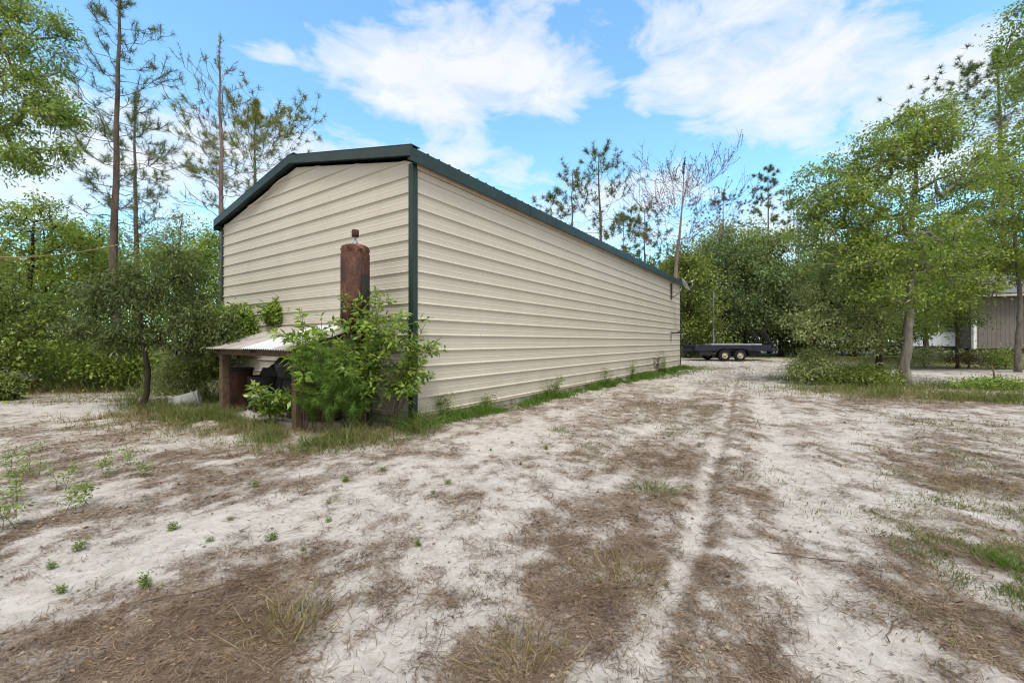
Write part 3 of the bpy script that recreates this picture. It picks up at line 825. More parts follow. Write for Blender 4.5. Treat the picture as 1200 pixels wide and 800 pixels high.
pp=P(836,400,29.5); mb=MB(); mb.tube([(0,0,-.1),(0,0,4.6)],[.055,.05],10); mb.lathe([(.06,4.6),(.06,4.65),(0,4.68)],10); mb.box((-.05,-.07,1.4),(.05,-.045,1.6)); o=mb.build('grey_pole',M['galv']); o.location=(pp[0],pp[1],0); tag(o,'slim grey pole standing behind the trailer','pole')

# ------------------------------------------------------------------ grey house on piers
hx=(1141-600)/F*24.0
hs=empty('grey_house',(hx,24.0,0),'grey board-sided house raised on piers behind the right-hand oak','house',R(-14))
zf0=.80
mb=MB(); n=60; x=0; v=[];f=[]
WL=9.0
prof=[]
k=0
while k*.2<WL: prof += [(k*.2,0),(k*.2+.012,.012),(k*.2+.03,.012),(k*.2+.042,0)]; k+=1
prof.append((WL,0))
for px,o_ in prof: v += [(px,-.0+o_,zf0),(px,0+o_,3.72)]
f=[(2*i,2*i+2,2*i+3,2*i+1) for i in range(len(prof)-1)]
mb.add(v,f); mb.box((0.0,.02,zf0),(WL,7.0,3.70)); mb.build('wall',M['siding'],hs)
mb=MB(); mb.box((-.03,-.045,zf0-.02),(.11,-.005,3.72)); mb.box((-.045,-.0,zf0-.02),(-.005,.11,3.72)); mb.build('corner_board',M['white_trim'],hs)
mb=MB(); mb.box((-.55,-.62,3.70),(WL+.5,-.58,3.86)); mb.box((-.55,-.578,3.70),(-.51,7.6,3.86)); mb.box((-.508,-.578,3.725),(WL+.5,-.02,3.74)); mb.build('fascia',M['white_trim'],hs)
v=[(-.6,-.68,3.87),(WL+.6,-.68,3.87),(WL-2.5,3.5,5.5),(2.9,3.5,5.5),(-.6,7.68,3.87),(WL+.6,7.68,3.87)]
f=[(0,1,2,3),(4,0,3),(5,4,3,2),(1,5,2)]
mb=MB(); mb.add(v,f); o=mb.build('roof',M['shingle'],hs); sm=o.modifiers.new('thick','SOLIDIFY'); sm.thickness=.06
for x in (.3,2.3,4.3,6.3,8.3):
    mb=MB(); mb.box((x-.2,.1,-.1),(x+.2,.5,zf0-.005)); mb.build('pier',M['concrete'],hs)
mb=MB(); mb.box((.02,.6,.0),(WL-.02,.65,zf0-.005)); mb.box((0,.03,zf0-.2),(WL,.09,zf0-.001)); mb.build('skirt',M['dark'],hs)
# enclosed porch on the left end
mb=MB(); mb.box((-2.75,1.02,zf0+.0),(-.08,4.6,zf0+.12)); mb.build('porch_floor',M['dark'],hs)
mb=MB(); mb.box((-2.95,.7,2.84),(-.05,.76,3.02)); mb.box((-2.95,.762,2.84),(-2.89,4.9,3.02)); mb.box((-2.95,.78,3.025),(-.05,4.9,3.07)); mb.build('porch_roof',M['white_trim'],hs)
for x0_,x1_ in ((-2.72,-1.95),(-1.9,-1.05),(-1.0,-.2)):
    fr=MB(); fr.box((x0_,1.0,zf0+.13),(x1_,1.05,zf0+.95)); w=fr.build('porch_panel',M['blue_sheet'],hs)
    mb=MB(); mb.box((x0_+.03,1.01,zf0+.97),(x1_-.03,1.03,2.80)); mb.build('pane',M['glass'],w)
mb=MB()
for x in (-2.76,-1.925,-1.025,-.14): mb.box((x-.03,.985,zf0+.12),(x+.03,1.065,2.84))
mb.build('porch_frame',M['white_trim'],hs)
for x in (-2.5,-1.2):
    mb=MB(); mb.box((x-.2,1.1,-.1),(x+.2,1.5,zf0-.005)); mb.build('pier',M['concrete'],hs)

# ------------------------------------------------------------------ trees
def skeleton(trunk, r0, r1, clumps, zmin, twig=.006, seg=.45, rs=None, sag=.06, wob=.06, pw=.46):
    """trunk polyline plus branches that reach every leaf clump; radii follow the number of clumps carried"""
    rs = rs or rng
    trunk = np.asarray(trunk,float)
    ds = np.concatenate([[0],np.cumsum(np.linalg.norm(np.diff(trunk,axis=0),axis=1))])
    n = max(4,int(ds[-1]/.3)); q = np.linspace(0,ds[-1],n)
    tp = np.stack([np.interp(q,ds,trunk[:,k]) for k in range(3)],1)
    tp[1:-1,:2] += rs.normal(size=(n-2,2))*r0*.12
    pos = [p for p in tp]; par = [-1]+list(range(n-1)); cnt=[0]*n
    ok = [p[2]>=zmin for p in tp]
    if not any(ok): ok[-1]=True
    cl = np.asarray(clumps,float)
    dist = np.array([np.min(np.linalg.norm(tp[np.array(ok)]-c,axis=1)) for c in cl])
    PA = np.array(pos); OK=np.array(ok)
    ends=[]
    for ci in np.argsort(dist):
        c = cl[ci]
        dv = c-PA; dd = np.linalg.norm(dv,axis=1)
        cost = dd + .55*np.maximum(0,-dv[:,2]) + (~OK)*1e6
        j = int(np.argmin(cost)); d = dd[j]
        k = max(1,int(round(d/seg)))
        prev=j; newp=[]
        for i in range(1,k+1):
            t=i/k
            p = PA[j]*(1-t)+c*t
            p = p + np.array([0,0,1])*sag*d*math.sin(math.pi*t) + (rs.normal(size=3)*wob*d/k if i<k else 0)
            pos.append(p); par.append(prev); cnt.append(0); newp.append(p); prev=len(pos)-1
        cnt[prev]+=1; ends.append(prev)
        PA=np.concatenate([PA,np.array(newp)]); OK=np.concatenate([OK,np.ones(len(newp),bool)])
    for i in range(len(pos)-1,-1,-1):
        if par[i]>=0: cnt[par[i]]+=cnt[i]
    kids=[[] for _ in pos]
    for i,p in enumerate(par):
        if p>=0: kids[p].append(i)
    rad=np.array([twig*max(1,c)**pw for c in cnt])
    for i in range(n):
        t=i/(n-1); rad[i]=max(r0*(1-t)+r1*t, 0.004)
    rad[0]*=1.28; 
    if n>6: rad[1]*=1.08
    mb=MB()
    mb.tube(tp,rad[:n],9)
    seen=set(range(n))
    for i in range(len(pos)):
        for k in kids[i]:
            if k in seen: continue
            ch=[i,k]; seen.add(k)
            while True:
                nx_=[q for q in kids[ch[-1]] if q not in seen]
                if not nx_: break
                b=max(nx_,key=lambda q:cnt[q]); ch.append(b); seen.add(b)
            rr=[min(rad[ch[0]],rad[ch[1]]*1.15)]+[rad[q] for q in ch[1:]]
            rr[-1]*=.5
            mb.tube([pos[q] for q in ch],rr,5 if rr[0]>.02 else 4,False)
    return mb

def in_ell(rs, ells, per):
    out=[]
    for (c,r,wt) in ells:
        n=max(1,int(per*wt))
        u=unit(rs.normal(size=(n,3))); q=rs.random((n,1))**(1/2.2)
        out.append(c+u*q*r)
    return np.concatenate(out)

def EL(u,v,d,ru,rv,wt=1.0,rd=None):
    return (P(u,v,d), np.array([ru*d/F,(rd if rd else (ru+rv)/2*d/F),rv*d/F]), wt)

def clump_leaves(rs, cl, per, rad, ll, lw, droop=.25, flat=.7, outw=.7, fold=.25):
    n=len(cl)*per
    c=np.repeat(cl,per,0)
    sz=np.repeat(rad*(.6+.8*rs.random(len(cl))),per)[:,None]
    off=rs.normal(size=(n,3))*sz*np.array([1,1,flat])
    pos=c+off
    d=unit(off)*outw+rs.normal(size=(n,3))*.6+np.array([0,0,-droop])
    L=ll*(.6+.8*rs.random(n)); W=lw*(.7+.6*rs.random(n))
    nr=rs.normal(size=(n,3))*.55+np.array([0,0,1.0])
    return leaf_quads(pos,d,L,W,fold,nr)

def tree(name,label,cat,trunk,r0,r1,ells,per,nleaf,crad,ll,lw,lm,bm,zmin=None,seed=1,group=None,twig=.006,droop=.25,flat=.7,sag=.06):
    rs=np.random.default_rng(seed)
    base=np.array(trunk[0],float); base[2]=on_ground(base[0],base[1])-.03
    t=empty(name,base,label,cat,group=group)
    tk=[np.array(p,float)-base for p in trunk]; tk[0][2]=-.05
    el=[(c-base,r,w) for c,r,w in ells]
    cl=in_ell(rs,el,per)
    cl[:,2]=np.maximum(cl[:,2],.15)
    if zmin is None: zmin=tk[-1][2]*.35
    skeleton(tk,r0,r1,cl,zmin,twig,.45,rs,sag).build('trunk',bm,t,True)
    V,Q=clump_leaves(rs,cl,nleaf,crad,ll,lw,droop,flat)
    np_mesh('crown',V,Q,None,lm,t)
    return t

def pine(name,label,base,top,r0,cz0,blen,nbr,lm,bm,seed,tufts=1.0,nneed=30,nl=.22,nw=.012,up=.5,crown_shape=1.0,sub=3,cones=False,group=None,lowdead=4):
    """tall pine: straight stem, whorled limbs curving upwards, needle tufts at the ends"""
    rs=np.random.default_rng(seed)
    base=np.array(base,float); base[2]=on_ground(base[0],base[1])-.03
    top=np.array(top,float)-base; Hh=top[2]
    t=empty(name,base,label,'tree' ,group=group)
    mb=MB(); n=16
    wv=rs.normal(size=(n,2)).cumsum(0)*.03
    wv-=np.linspace(0,1,n)[:,None]*wv[-1]; wv-= (1-np.linspace(0,1,n))[:,None]*wv[0]
    q=np.linspace(0,1,n)
    tp=np.stack([top[0]*q+wv[:,0],top[1]*q+wv[:,1],Hh*q-.05*(q==0)],1)
    tr_=np.maximum(r0*(1-q*.86),.012)*np.where(q==0,1.25,1)
    if cones: tr_=r0*(1-q)**1.25+.008
    mb.tube(tp,tr_,9)
    tu=[];td=[]
    az=rs.random()*6
    for k in range(nbr):
        f=k/(nbr-1) if nbr>1 else .5
        z=cz0+(Hh-cz0)*(f**.9)*.985
        b0=np.array([np.interp(z,tp[:,2],tp[:,0]),np.interp(z,tp[:,2],tp[:,1]),z])
        az+=2.4+rs.normal()*.35
        sh=(math.sin(min(1,.25+f*.9)*math.pi)**.6 if crown_shape>1 else (1-f)**.62*.9+.12)
        L=blen*sh*(.65+.6*rs.random())
        d=np.array([math.cos(az),math.sin(az),up*(.15+1.1*f)+rs.normal()*.12])
        m=7; pts=[]
        for i in range(m):
            s_=i/(m-1)
            pts.append(b0+d*L*s_*np.array([1,1,1])+np.array([0,0,1])*L*(.30*s_*s_-.10*s_)+rs.normal(size=3)*.03*L*(i>0))
        rb=max(.008,.20*np.interp(z,tp[:,2],tr_)*(.6+.4*min(1,L/blen)))
        mb.tube(pts,[max(.006,rb*(1-.8*i/(m-1))) for i in range(m)],5,False)
        dead = k<lowdead
        tipd=unit(pts[-1]-pts[-2])
        if not dead: tu.append(pts[-1]); td.append(tipd)
        ns=max(1,int(sub*(.5+L/blen)+rs.random()))
        for j in range(ns):
            i=rs.integers(2,m-1)+0; fr=rs.random(); p0=pts[i]*(1-fr)+pts[i+1]*fr if i+1<m else pts[i]
            sd=unit(tipd+rs.normal(size=3)*.65+np.array([0,0,.35])); sl=L*(.16+.28*rs.random())
            p1=p0+sd*sl*.55+rs.normal(size=3)*.02; p2=p1+unit(sd+np.array([0,0,.5]))*sl*.45
            mb.tube([p0,p1,p2],[max(.005,rb*.35),max(.006 if not cones else .010,rb*.25),.004 if not cones else .007],4,False)
            if cones:
                for e in range(3):
                    q0=p0+(p2-p0)*rs.random(); q1=q0+unit(sd+rs.normal(size=3)*.8+np.array([0,0,.4]))*sl*(.25+.4*rs.random())
                    mb.tube([q0,q1],[.009,.005],3,False)
            if not dead or rs.random()<.3:
                if rs.random()<tufts: tu.append(p2); td.append(unit(p2-p1))
                if rs.random()<tufts*.5: tu.append(p1); td.append(sd)
    tu.append(tp[-1]); td.append(np.array([0,0,1.0]))
    mb.build('trunk',bm,t,True)
    tu=np.array(tu); td=np.array(td)
    if cones:
        nn=4; c=np.repeat(tu,nn,0); dd=unit(np.repeat(td,nn,0)*.6+rs.normal(size=(len(c),3)))
        V,Q=leaf_quads(c,dd,nl*(.5+.6*rs.random(len(c))),nw,.3); np_mesh('crown',V,Q,None,lm,t)
    else:
        c=np.repeat(tu,nneed,0); dd=unit(np.repeat(td,nneed,0)*.75+unit(rs.normal(size=(len(c),3)))*.9)
        c=c-np.repeat(td,nneed,0)*(rs.random((len(c),1))*.16)
        V,Q,T=blades(c,dd,nl*(.6+.6*rs.random(len(c))),nw,rs.normal(size=(len(c),3))*.15+np.array([0,0,-.12])); np_mesh('crown',V,Q,T,lm,t)
    return t

def at(u,d): return np.array([(u-600)/F*d,d,0.0])
TR='tree'
# --- right-hand oak and neighbours
D=11.4
tree('oak_tree','leaning grey-barked oak with open leafy crown on the right bank',TR,
  [at(1060,D),P(1061,420,D),P(1065,370,D),P(1068,320,D+.1),P(1067,270,D+.2),P(1072,215,D+.2),P(1076,160,D+.2)],.13,.03,
  [EL(1012,235,D,55,42,1.0),EL(1062,165,D,42,34,.8),EL(1100,150,D,38,34,.7),EL(972,232,D,44,46,.9),EL(1015,190,D,40,36,.7),EL(1125,225,D,60,55,1.2),EL(1000,300,D-.3,60,36,.9),
   EL(1060,285,D-.5,60,45,1.),EL(1110,300,D+.3,55,40,.9),EL(1040,345,D-.6,45,22,.5),EL(955,270,D,28,28,.4)],
  92,44,.105,.084,.044,M['lf_oak'],M['bark_oak'],1.9,21,twig=.008)
D=12.2
tree('oak_tree','smaller dark-trunked oak with low greyish foliage left of the leaning oak',TR,
  [at(1031,D),P(1031,415,D),P(1027,370,D),P(1020,320,D),P(1012,290,D)],.10,.02,
  [EL(985,358,D,52,36,1.),EL(1000,330,D,52,36,.9),EL(955,378,D-.4,36,26,.7),EL(1030,375,D-.5,36,36,.7),EL(1012,398,D-.7,36,15,.3),EL(950,345,D,24,26,.35)],
  72,38,.11,.082,.040,M['lf_grey'],M['bark_dark'],.9,22)
D=16.5
tree('leafy_tree','tall light yellow-green tree at the right edge before the grey house',TR,
  [at(1193,D),P(1193,400,D),P(1196,350,D),P(1190,290,D),P(1185,220,D)],.10,.03,
  [EL(1170,230,D,62,58,1.3),EL(1200,180,D,55,50,1.),EL(1130,280,D,40,38,.7),EL(1190,300,D,60,34,1.),EL(1135,335,D,34,24,.45),EL(1230,250,D,60,80,1.2),EL(1105,350,D,26,20,.25)],
  74,42,.15,.13,.065,M['lf_yel'],M['bark_grey'],2.4,23)
D=13.5
tree('leafy_tree','overhanging bright green branch tree at the far top right corner',TR,
  [at(1330,D),P(1325,300,D),P(1300,200,D),P(1260,120,D)],.2,.05,
  [EL(1196,30,D,22,36,.45),EL(1212,95,D,34,46,.7),EL(1260,60,D,60,70,1.),EL(1300,140,D,70,70,1.)],
  60,60,.2,.09,.05,M['lf_oak'],M['bark_grey'],2.4,24)
# mid-right saplings in front of the house and behind the oak
D=19
tree('young_tree','slim pale green sapling screening the porch of the grey house',TR,[at(1122,D),P(1121,380,D),P(1120,330,D),P(1118,300,D)],.06,.015,
  [EL(1115,335,D,30,30,.8),EL(1128,372,D,22,24,.6),EL(1098,365,D,18,28,.4)],60,56,.2,.10,.055,M['lf_mid'],M['bark_dark'],1.2,25)
D=22
tree('round_tree','rounded yellow-green tree behind the oak trunk by the house',TR,[at(1085,D),P(1085,360,D),P(1083,300,D)],.14,.03,
  [EL(1085,330,D,45,45,1.3),EL(1068,380,D,28,26,.7),EL(1110,290,D,45,40,1.)],75,60,.28,.13,.07,M['lf_yel'],M['bark_grey'],1.2,26)
# --- pines right of and behind the building
pine('pine_tree','pine with broken flat crown rising behind the right-hand oak',at(1180,31),P(1168,58,31),.30,P(0,165,31)[2],4.8,46,M['nd_pine'],M['bark_pine'],31,1.,44,.40,.026,.15,2,6)
pine('pine_tree','dense narrow pine behind the roof left of the bare dead tree',at(712,25),P(702,182,25),.17,P(0,285,25)[2],2.6,34,M['nd_pine'],M['bark_pine'],32,1.,24,.30,.017,.55,1,4)
pine('pine_tree','thin pine just left of the dense pine above the roof',at(674,25),P(671,203,25),.12,P(0,265,25)[2],1.6,20,M['nd_pine'],M['bark_pine'],33,.9,24,.30,.017,.6,1,3)
pine('pine_tree','low pine tip peeking over the roof edge',at(646,24),P(646,230,24),.10,P(0,262,24)[2],1.1,12,M['nd_pine'],M['bark_pine'],34,1.,24,.28,.017,.5,1,3,lowdead=0)
pine('pine_tree','short sparse pine between the dense pine and the bare dead tree',at(756,27),P(755,247,27),.11,P(0,320,27)[2],2.2,20,M['nd_pine'],M['bark_pine'],35,.8,30,.28,.022,.5,1,3)
pine('pine_tree','small yellow-green pine close behind the roof beside the dense pine',at(731,26),P(731,258,26),.09,P(0,305,26)[2],1.9,18,M['nd_yel'],M['bark_pine'],36,1.,34,.3,.026,.5,1,3,lowdead=0)
pine('dead_pine','tall bare dead tree with upswept branches behind the far end of the roof',at(784,24),P(803,184,24),.20,P(0,302,24)[2],3.1,44,M['nd_dead'],M['bark_dead'],37,1.,5,.08,.035,.62,2,9,True,lowdead=0)
pine('pine_tree','brownish thin-crowned pine right of the bare dead tree',at(848,41),P(848,226,41),.17,P(0,285,41)[2],3.2,24,M['nd_dead'],M['bark_dead'],38,1.,26,.26,.024,.4,2,4)
pine('pine_tree','dark pine spire standing above the woods right of centre',at(901,42),P(900,198,42),.17,P(0,275,42)[2],2.1,26,M['nd_pine'],M['bark_pine'],39,1.,34,.36,.03,.4,1,3,lowdead=0)
pine('pine_tree','small slender pine right of the dark spire',at(936,40),P(935,235,40),.14,P(0,300,40)[2],2.4,22,M['nd_pine'],M['bark_pine'],40,.9,30,.3,.026,.4,1,3)
# --- pines at left
pine('pine_tree','tallest pine at left with long thin branches and no low limbs',at(136,11),P(143,-60,11),.115,P(0,262,11)[2],1.30,54,M['nd_pine'],M['bark_pine'],41,1.,26,.15,.007,.35,2,6,lowdead=3)
pine('pine_tree','second pine just right of the tallest pine at left',at(163,18),P(159,108,18),.14,P(0,300,18)[2],1.65,44,M['nd_pine'],M['bark_pine'],42,1.,24,.23,.011,.3,2,5)
pine('dead_pine','grey half-dead pine beside the left end of the building',at(261,13.2),P(258,40,13.2),.115,P(0,280,13.2)[2],1.45,38,M['nd_pine'],M['bark_dead'],43,.6,12,.11,.008,.75,2,6,lowdead=5)
pine('pine_tree','bushy yellow-green pine behind the left slope of the roof',at(292,18),P(300,118,18),.13,P(0,245,18)[2],2.5,56,M['nd_yel'],M['bark_pine'],44,1.,28,.24,.014,.45,2,7,lowdead=0)
# --- left broadleaf trees
D=8.2
tree('oak_tree','oak reaching in from the left edge with hanging leafy sprays against the sky',TR,[at(-95,D),P(-95,380,D),P(-85,250,D),P(-60,130,D),P(-40,40,D)],.2,.05,
  [EL(20,55,D,50,38,.9),EL(62,30,D,18,14,.2),EL(48,105,D,30,24,.5),EL(-5,140,D,38,42,.7),EL(68,134,D,26,20,.55),EL(30,190,D,34,20,.5),EL(78,175,D,16,10,.16),EL(-60,120,D,60,110,.7),EL(10,10,D,40,30,.5)],
  74,40,.09,.085,.028,M['lf_oak'],M['bark_grey'],2.5,51)
D=14.0
tree('leafy_tree','yellow-green broad tree at the left edge under the oak sprays',TR,[at(30,D),P(32,380,D),P(36,310,D),P(40,260,D)],.13,.03,
  [EL(30,265,D,60,36,1.3),EL(85,280,D,32,28,.6),EL(5,310,D,50,40,1.),EL(60,325,D,44,36,.8)],64,40,.13,.11,.046,M['lf_yel'],M['bark_dark'],1.4,52)
D=15.5
tree('leafy_tree','bright green tree behind the tallest pine trunk at left',TR,[at(112,D),P(112,380,D),P(110,320,D),P(108,285,D)],.11,.03,
  [EL(108,290,D,34,32,.9),EL(128,320,D,32,32,.8),EL(88,345,D,40,34,.8),EL(150,345,D,30,34,.6)],74,42,.15,.115,.046,M['lf_yel'],M['bark_dark'],1.2,53)
D=9.8
tree('dark_tree','low dark-leaved tree hanging over the left edge of the clearing',TR,[at(-15,D),P(-14,420,D),P(-5,380,D),P(10,350,D)],.10,.03,
  [EL(20,370,D,48,34,1.1),EL(-15,340,D,40,44,.8),EL(62,375,D,36,30,.8),EL(15,420,D,32,22,.5)],74,42,.11,.09,.032,M['lf_mid'],M['bark_dark'],.8,54)
D=7.26
tree('curved_tree','small dark-leaved tree with one curved bare trunk beside the sandy track',TR,
  [at(163,D),P(170,465,D),P(175,445,D),P(174,425,D),P(168,405,D),P(165,380,D),P(166,350,D)],.052,.02,
  [EL(185,345,D,50,24,.8),EL(120,345,D,36,20,.6),EL(238,372,D,40,22,.7),EL(165,388,D,46,16,.6),EL(100,385,D,26,24,.4),EL(268,398,D,20,20,.3),EL(205,312,D,34,20,.5),EL(148,318,D,22,18,.3),EL(140,405,D,22,14,.25),EL(225,405,D,24,16,.3)],
  66,34,.075,.095,.024,M['lf_curved'],M['bark_dark'],.75,55,twig=.0035,droop=.6,sag=.16)
D=12.0
tree('round_tree','tall bushy green tree filling the gap left of the building',TR,[at(222,D),P(222,390,D),P(224,330,D),P(226,290,D)],.12,.03,
  [EL(222,325,D,36,38,1.2),EL(242,290,D,18,26,.4),EL(195,300,D,24,30,.45),EL(235,370,D,28,28,.7),EL(190,370,D,34,34,.7)],62,38,.13,.10,.042,M['lf_oak'],M['bark_grey'],1.1,56)
D=19.0
tree('thin_tree','airy thin tree with sky gaps behind the second pine',TR,[at(205,D),P(206,360,D),P(210,290,D),P(214,250,D)],.12,.02,
  [EL(205,285,D,40,34,.7),EL(232,300,D,30,30,.5),EL(180,320,D,36,30,.6)],52,40,.26,.12,.05,M['lf_grey'],M['bark_grey'],2.5,57)
# bushes in the left brush (low)
def bush(name,label,u,v,d,ru,rv,mat,seed,per=90,nl=60,ll=.08,lw=.032,cr=.14,sub=None,bm='stem_brown',cat_='bush'):
    base=at(u,d); rs=np.random.default_rng(seed)
    ells=[EL(u,v,d,ru,rv,1.0)]+[EL(u+a*ru,v+b*rv,d,ru*.55,rv*.6,.4) for a,b in (( -.6,.35),(.55,.4),(.15,-.45))]
    return tree(name,label,cat_,[base,base+np.array([.03,0,.25]),base+np.array([0,.05,.6])],.035,.012,ells,per,nl,cr,ll,lw,mat,M[bm],.05,seed,twig=.004)
bush('bush','low tangled bush at the back of the left clearing below the yellow-green tree',70,418,12.2,55,22,M['lf_yel'],61)
bush('bush','light green bush behind the curved trunk of the small tree',135,420,10.5,38,26,M['lf_yel'],62)
bush('bush','pale weedy bush between the curved trunk and the lean-to',216,432,8.6,26,26,M['lf_grey'],63,60,44,.07,.02,.10)
bush('bush','leafy bright bush against the left half of the gable',268,388,8.75,40,26,M['lf_shrub'],64,84,50,.09,.042,.12)
bush('bush','small leafy sprig climbing the gable ribs above the lean-to',326,366,8.25,13,13,M['lf_shrub'],65,20,26,.10,.05,.07)
bush('bush','dark leafy bush in the near left corner of the track',-6,459,8.7,16,9,M['lf_dark'],66,50,50,.08,.03,.1)
bush('bush','dense green bush behind the drum at the left end of the lean-to',240,420,8.6,24,22,M['lf_mid'],67,56,50,.08,.034,.11)
# undergrowth around the right-hand oaks
bush('bush','knee-high green bush at the foot of the leaning oak',1010,440,11.5,46,12,M['lf_mid'],71,70,44,.07,.03,.11)
bush('bush','silvery low bush at the left end of the right bank',952,428,11.9,26,18,M['lf_grey'],72,60,50,.065,.028,.11)
bush('bush','leafy weeds at the right end of the bank before the house',1165,458,10.6,40,10,M['lf_shrub'],73,50,36,.07,.024,.10)
bush('bush','dark low bush under the piers of the grey house',1160,416,22.0,34,6,M['lf_mid'],74,22,26,.11,.05,.2)

bush('bush','reddish-brown scrub in front of the house piers near its white corner',1135,420,19.0,26,6,M['lf_brown'],75,20,24,.09,.04,.16)
bush('bush','sprawling green scrub left of the porch behind the oak trunks',1082,416,19.5,24,12,M['lf_grey'],76,24,26,.10,.045,.18)
bush('bush','loose pale weeds at the edge of the sand strip below the house',1178,425,18.3,18,6,M['lf_yel'],77,16,24,.09,.04,.16)
# --- evergreen woods behind the trailer
D=33
woods=[
 ('evergreen_tree','round evergreen tree directly behind the trailer wheels',850,33,[(850,340,62,60,1.6),(835,300,40,36,.7),(880,375,40,36,.8)],'lf_blue'),
 ('evergreen_tree','dark evergreen tree behind the raised ramps of the trailer',915,34,[(912,335,56,62,1.5),(890,300,36,34,.6),(940,380,40,34,.8)],'lf_dark'),
 ('evergreen_tree','green tree at the far corner of the beige building',806,31,[(808,350,34,56,1.2),(818,385,30,34,.7),(800,310,24,24,.4)],'lf_mid'),
 ('leafy_tree','lighter leafy tree crown showing above the trailer woods',872,37,[(870,285,46,28,1.1),(850,300,40,30,.8),(900,300,40,34,.8)],'lf_oak'),
 ('evergreen_tree','bluish evergreen tree between the ramps and the right bank',955,31,[(952,330,44,50,1.2),(965,375,40,36,.9)],'lf_blue'),
 ('leafy_tree','green tree far behind the left oak of the right bank',1000,34,[(1000,330,54,60,1.4),(1030,300,40,40,.7)],'lf_mid'),
 ('evergreen_tree','dark tree far behind between oak trunk and porch',1062,36,[(1060,335,56,60,1.5)],'lf_dark'),
 ('leafy_tree','tall green tree rising far behind the roof of the grey house',1165,38,[(1165,310,70,60,1.6),(1130,290,50,40,.8)],'lf_mid'),
]
for i,(nm,lb,u,d,es,mt) in enumerate(woods):
    tree(nm,lb,TR,[at(u,d),P(u,380,d),P(u+2,330,d),P(u,300,d)],.2,.05,[EL(a,b,d,c,e,w) for a,b,c,e,w in es],64,60,.42,.22,.11,M[mt],M['bark_dark'],.8,81+i,twig=.012)

# far treelines: one mass each side
def treeline(name,label,pts,mat,seed,n,hmin,hmax,ll=.35):
    rs=np.random.default_rng(seed); pts=np.array(pts,float)
    q=rs.random(n)*(len(pts)-1); i=q.astype(int); f=(q-i)[:,None]
    c=pts[i]*(1-f)+pts[i+1]*f
    c=c+rs.normal(size=(n,2))*np.array([1.6,2.2])
    h=(hmin+(hmax-hmin)*fbm(c[:,0]*.16,c[:,1]*.05,4,seed))*rs.random(n)**.75
    cl=np.stack([c[:,0],c[:,1],.2+h],1)
    V,Q=clump_leaves(rs,cl,42,.5,ll,ll*.5,.2,.8)
    o=np_mesh(name,V,Q,None,mat); tag(o,label,'woods',None,'stuff')
treeline('treeline','distant mass of green woods closing the back of the clearing',[(-4,44),(8,42),(20,40),(34,38),(48,36),(64,30)],M['lf_dark'],91,3600,5.5,11.5)
treeline('treeline','mass of green woods behind the left clearing',[(-34,12),(-27,17),(-20,21),(-13,25),(-6,32),(-4,40)],M['lf_oak'],92,3600,3.5,7.5,.15)
treeline('undergrowth','tangled undergrowth along the left wood edge',[(-20,11.0),(-15.5,12.2),(-12.5,13),(-10,13.5),(-8.5,12.5)],M['lf_yel'],93,420,.5,1.6,.10)

# ------------------------------------------------------------------ near shrubs by the corner
def leafy_stems(rs,stems,nleaf,ll,lw,droop=.2,start=.25,whorl=False):
    """stems: list of polylines; leaves set along each"""
    parts=[]
    for st in stems:
        st=np.asarray(st,float); ds=np.concatenate([[0],np.cumsum(np.linalg.norm(np.diff(st,axis=0),axis=1))])
        n=max(4,int(nleaf*ds[-1])); q=ds[-1]*(start+(1-start)*np.sort(rs.random(n)))
        p=np.stack([np.interp(q,ds,st[:,k]) for k in range(3)],1)
        t=unit(np.stack([np.interp(np.minimum(q+.02,ds[-1]),ds,st[:,k]) for k in range(3)],1)-np.stack([np.interp(q-.02,ds,st[:,k]) for k in range(3)],1))
        az=np.arange(n)*2.4+rs.random()*6; rd=np.stack([np.cos(az),np.sin(az),0*az],1)
        d=unit(rd-t*np.sum(rd*t,1,keepdims=True))*.9+t*.55+rs.normal(size=(n,3))*.2+np.array([0,0,-droop])
        taper=.55+.6*np.sin(np.pi*np.clip((q/ds[-1]-start)/(1-start)*.8+.15,0,1))
        V,Q=leaf_quads(p+d*.012,d,ll*taper*(.8+.4*rs.random(n)),lw*taper,.18)
        parts.append((V,Q))
    V,Q,_=cat(parts); return V,Q

def wild_stems(rs,base,n,hts,spread,lean=(0,0),branch=4):
    out=[]
    for k in range(n):
        h=hts[0]+(hts[1]-hts[0])*rs.random(); a=rs.random()*6.283; sp=spread*(.3+.7*rs.random())
        b=base+np.array([.02*rs.normal(),.02*rs.normal(),0])
        d=np.array([math.cos(a)*sp+lean[0],math.sin(a)*sp+lean[1]])
        pts=[b+np.array([d[0]*(t**1.35),d[1]*(t**1.35),h*(t-.12*t*t)])+rs.normal(size=3)*.012*(t>0) for t in np.linspace(0,1,7)]
        out.append((pts,0))
        for j in range(branch):
            i=rs.integers(2,6); p0=pts[i]; a2=rs.random()*6.283; L=h*(.14+.22*rs.random())
            dv=np.array([math.cos(a2)*.8+d[0]*.4,math.sin(a2)*.8+d[1]*.4,.55])
            out.append(([p0+dv*L*t+np.array([0,0,-.15*L*t*t]) for t in np.linspace(0,1,5)],1))
    return out
def stem_plant(name,label,cat_,base,n,hts,spread,nleaf,ll,lw,lm,seed,lean=(0,0),branch=4,r=.007,sm='stem_brown',droop=.2,group=None,start=.2):
    rs=np.random.default_rng(seed); base=np.array(base,float)
    t=empty(name,base,label,cat_,group=group)
    st=wild_stems(rs,np.zeros(3),n,hts,spread,lean,branch)
    mb=MB()
    for pts,lv in st: mb.tube(pts,[r*(1-.1*i)*(1 if lv==0 else .55) for i in range(len(pts))],5,False)
    mb.build('stem',M[sm],t,True)
    V,Q=leafy_stems(rs,[s[0] for s in st],nleaf,ll,lw,droop,start)
    np_mesh('foliage',V,Q,None,lm,t); return t
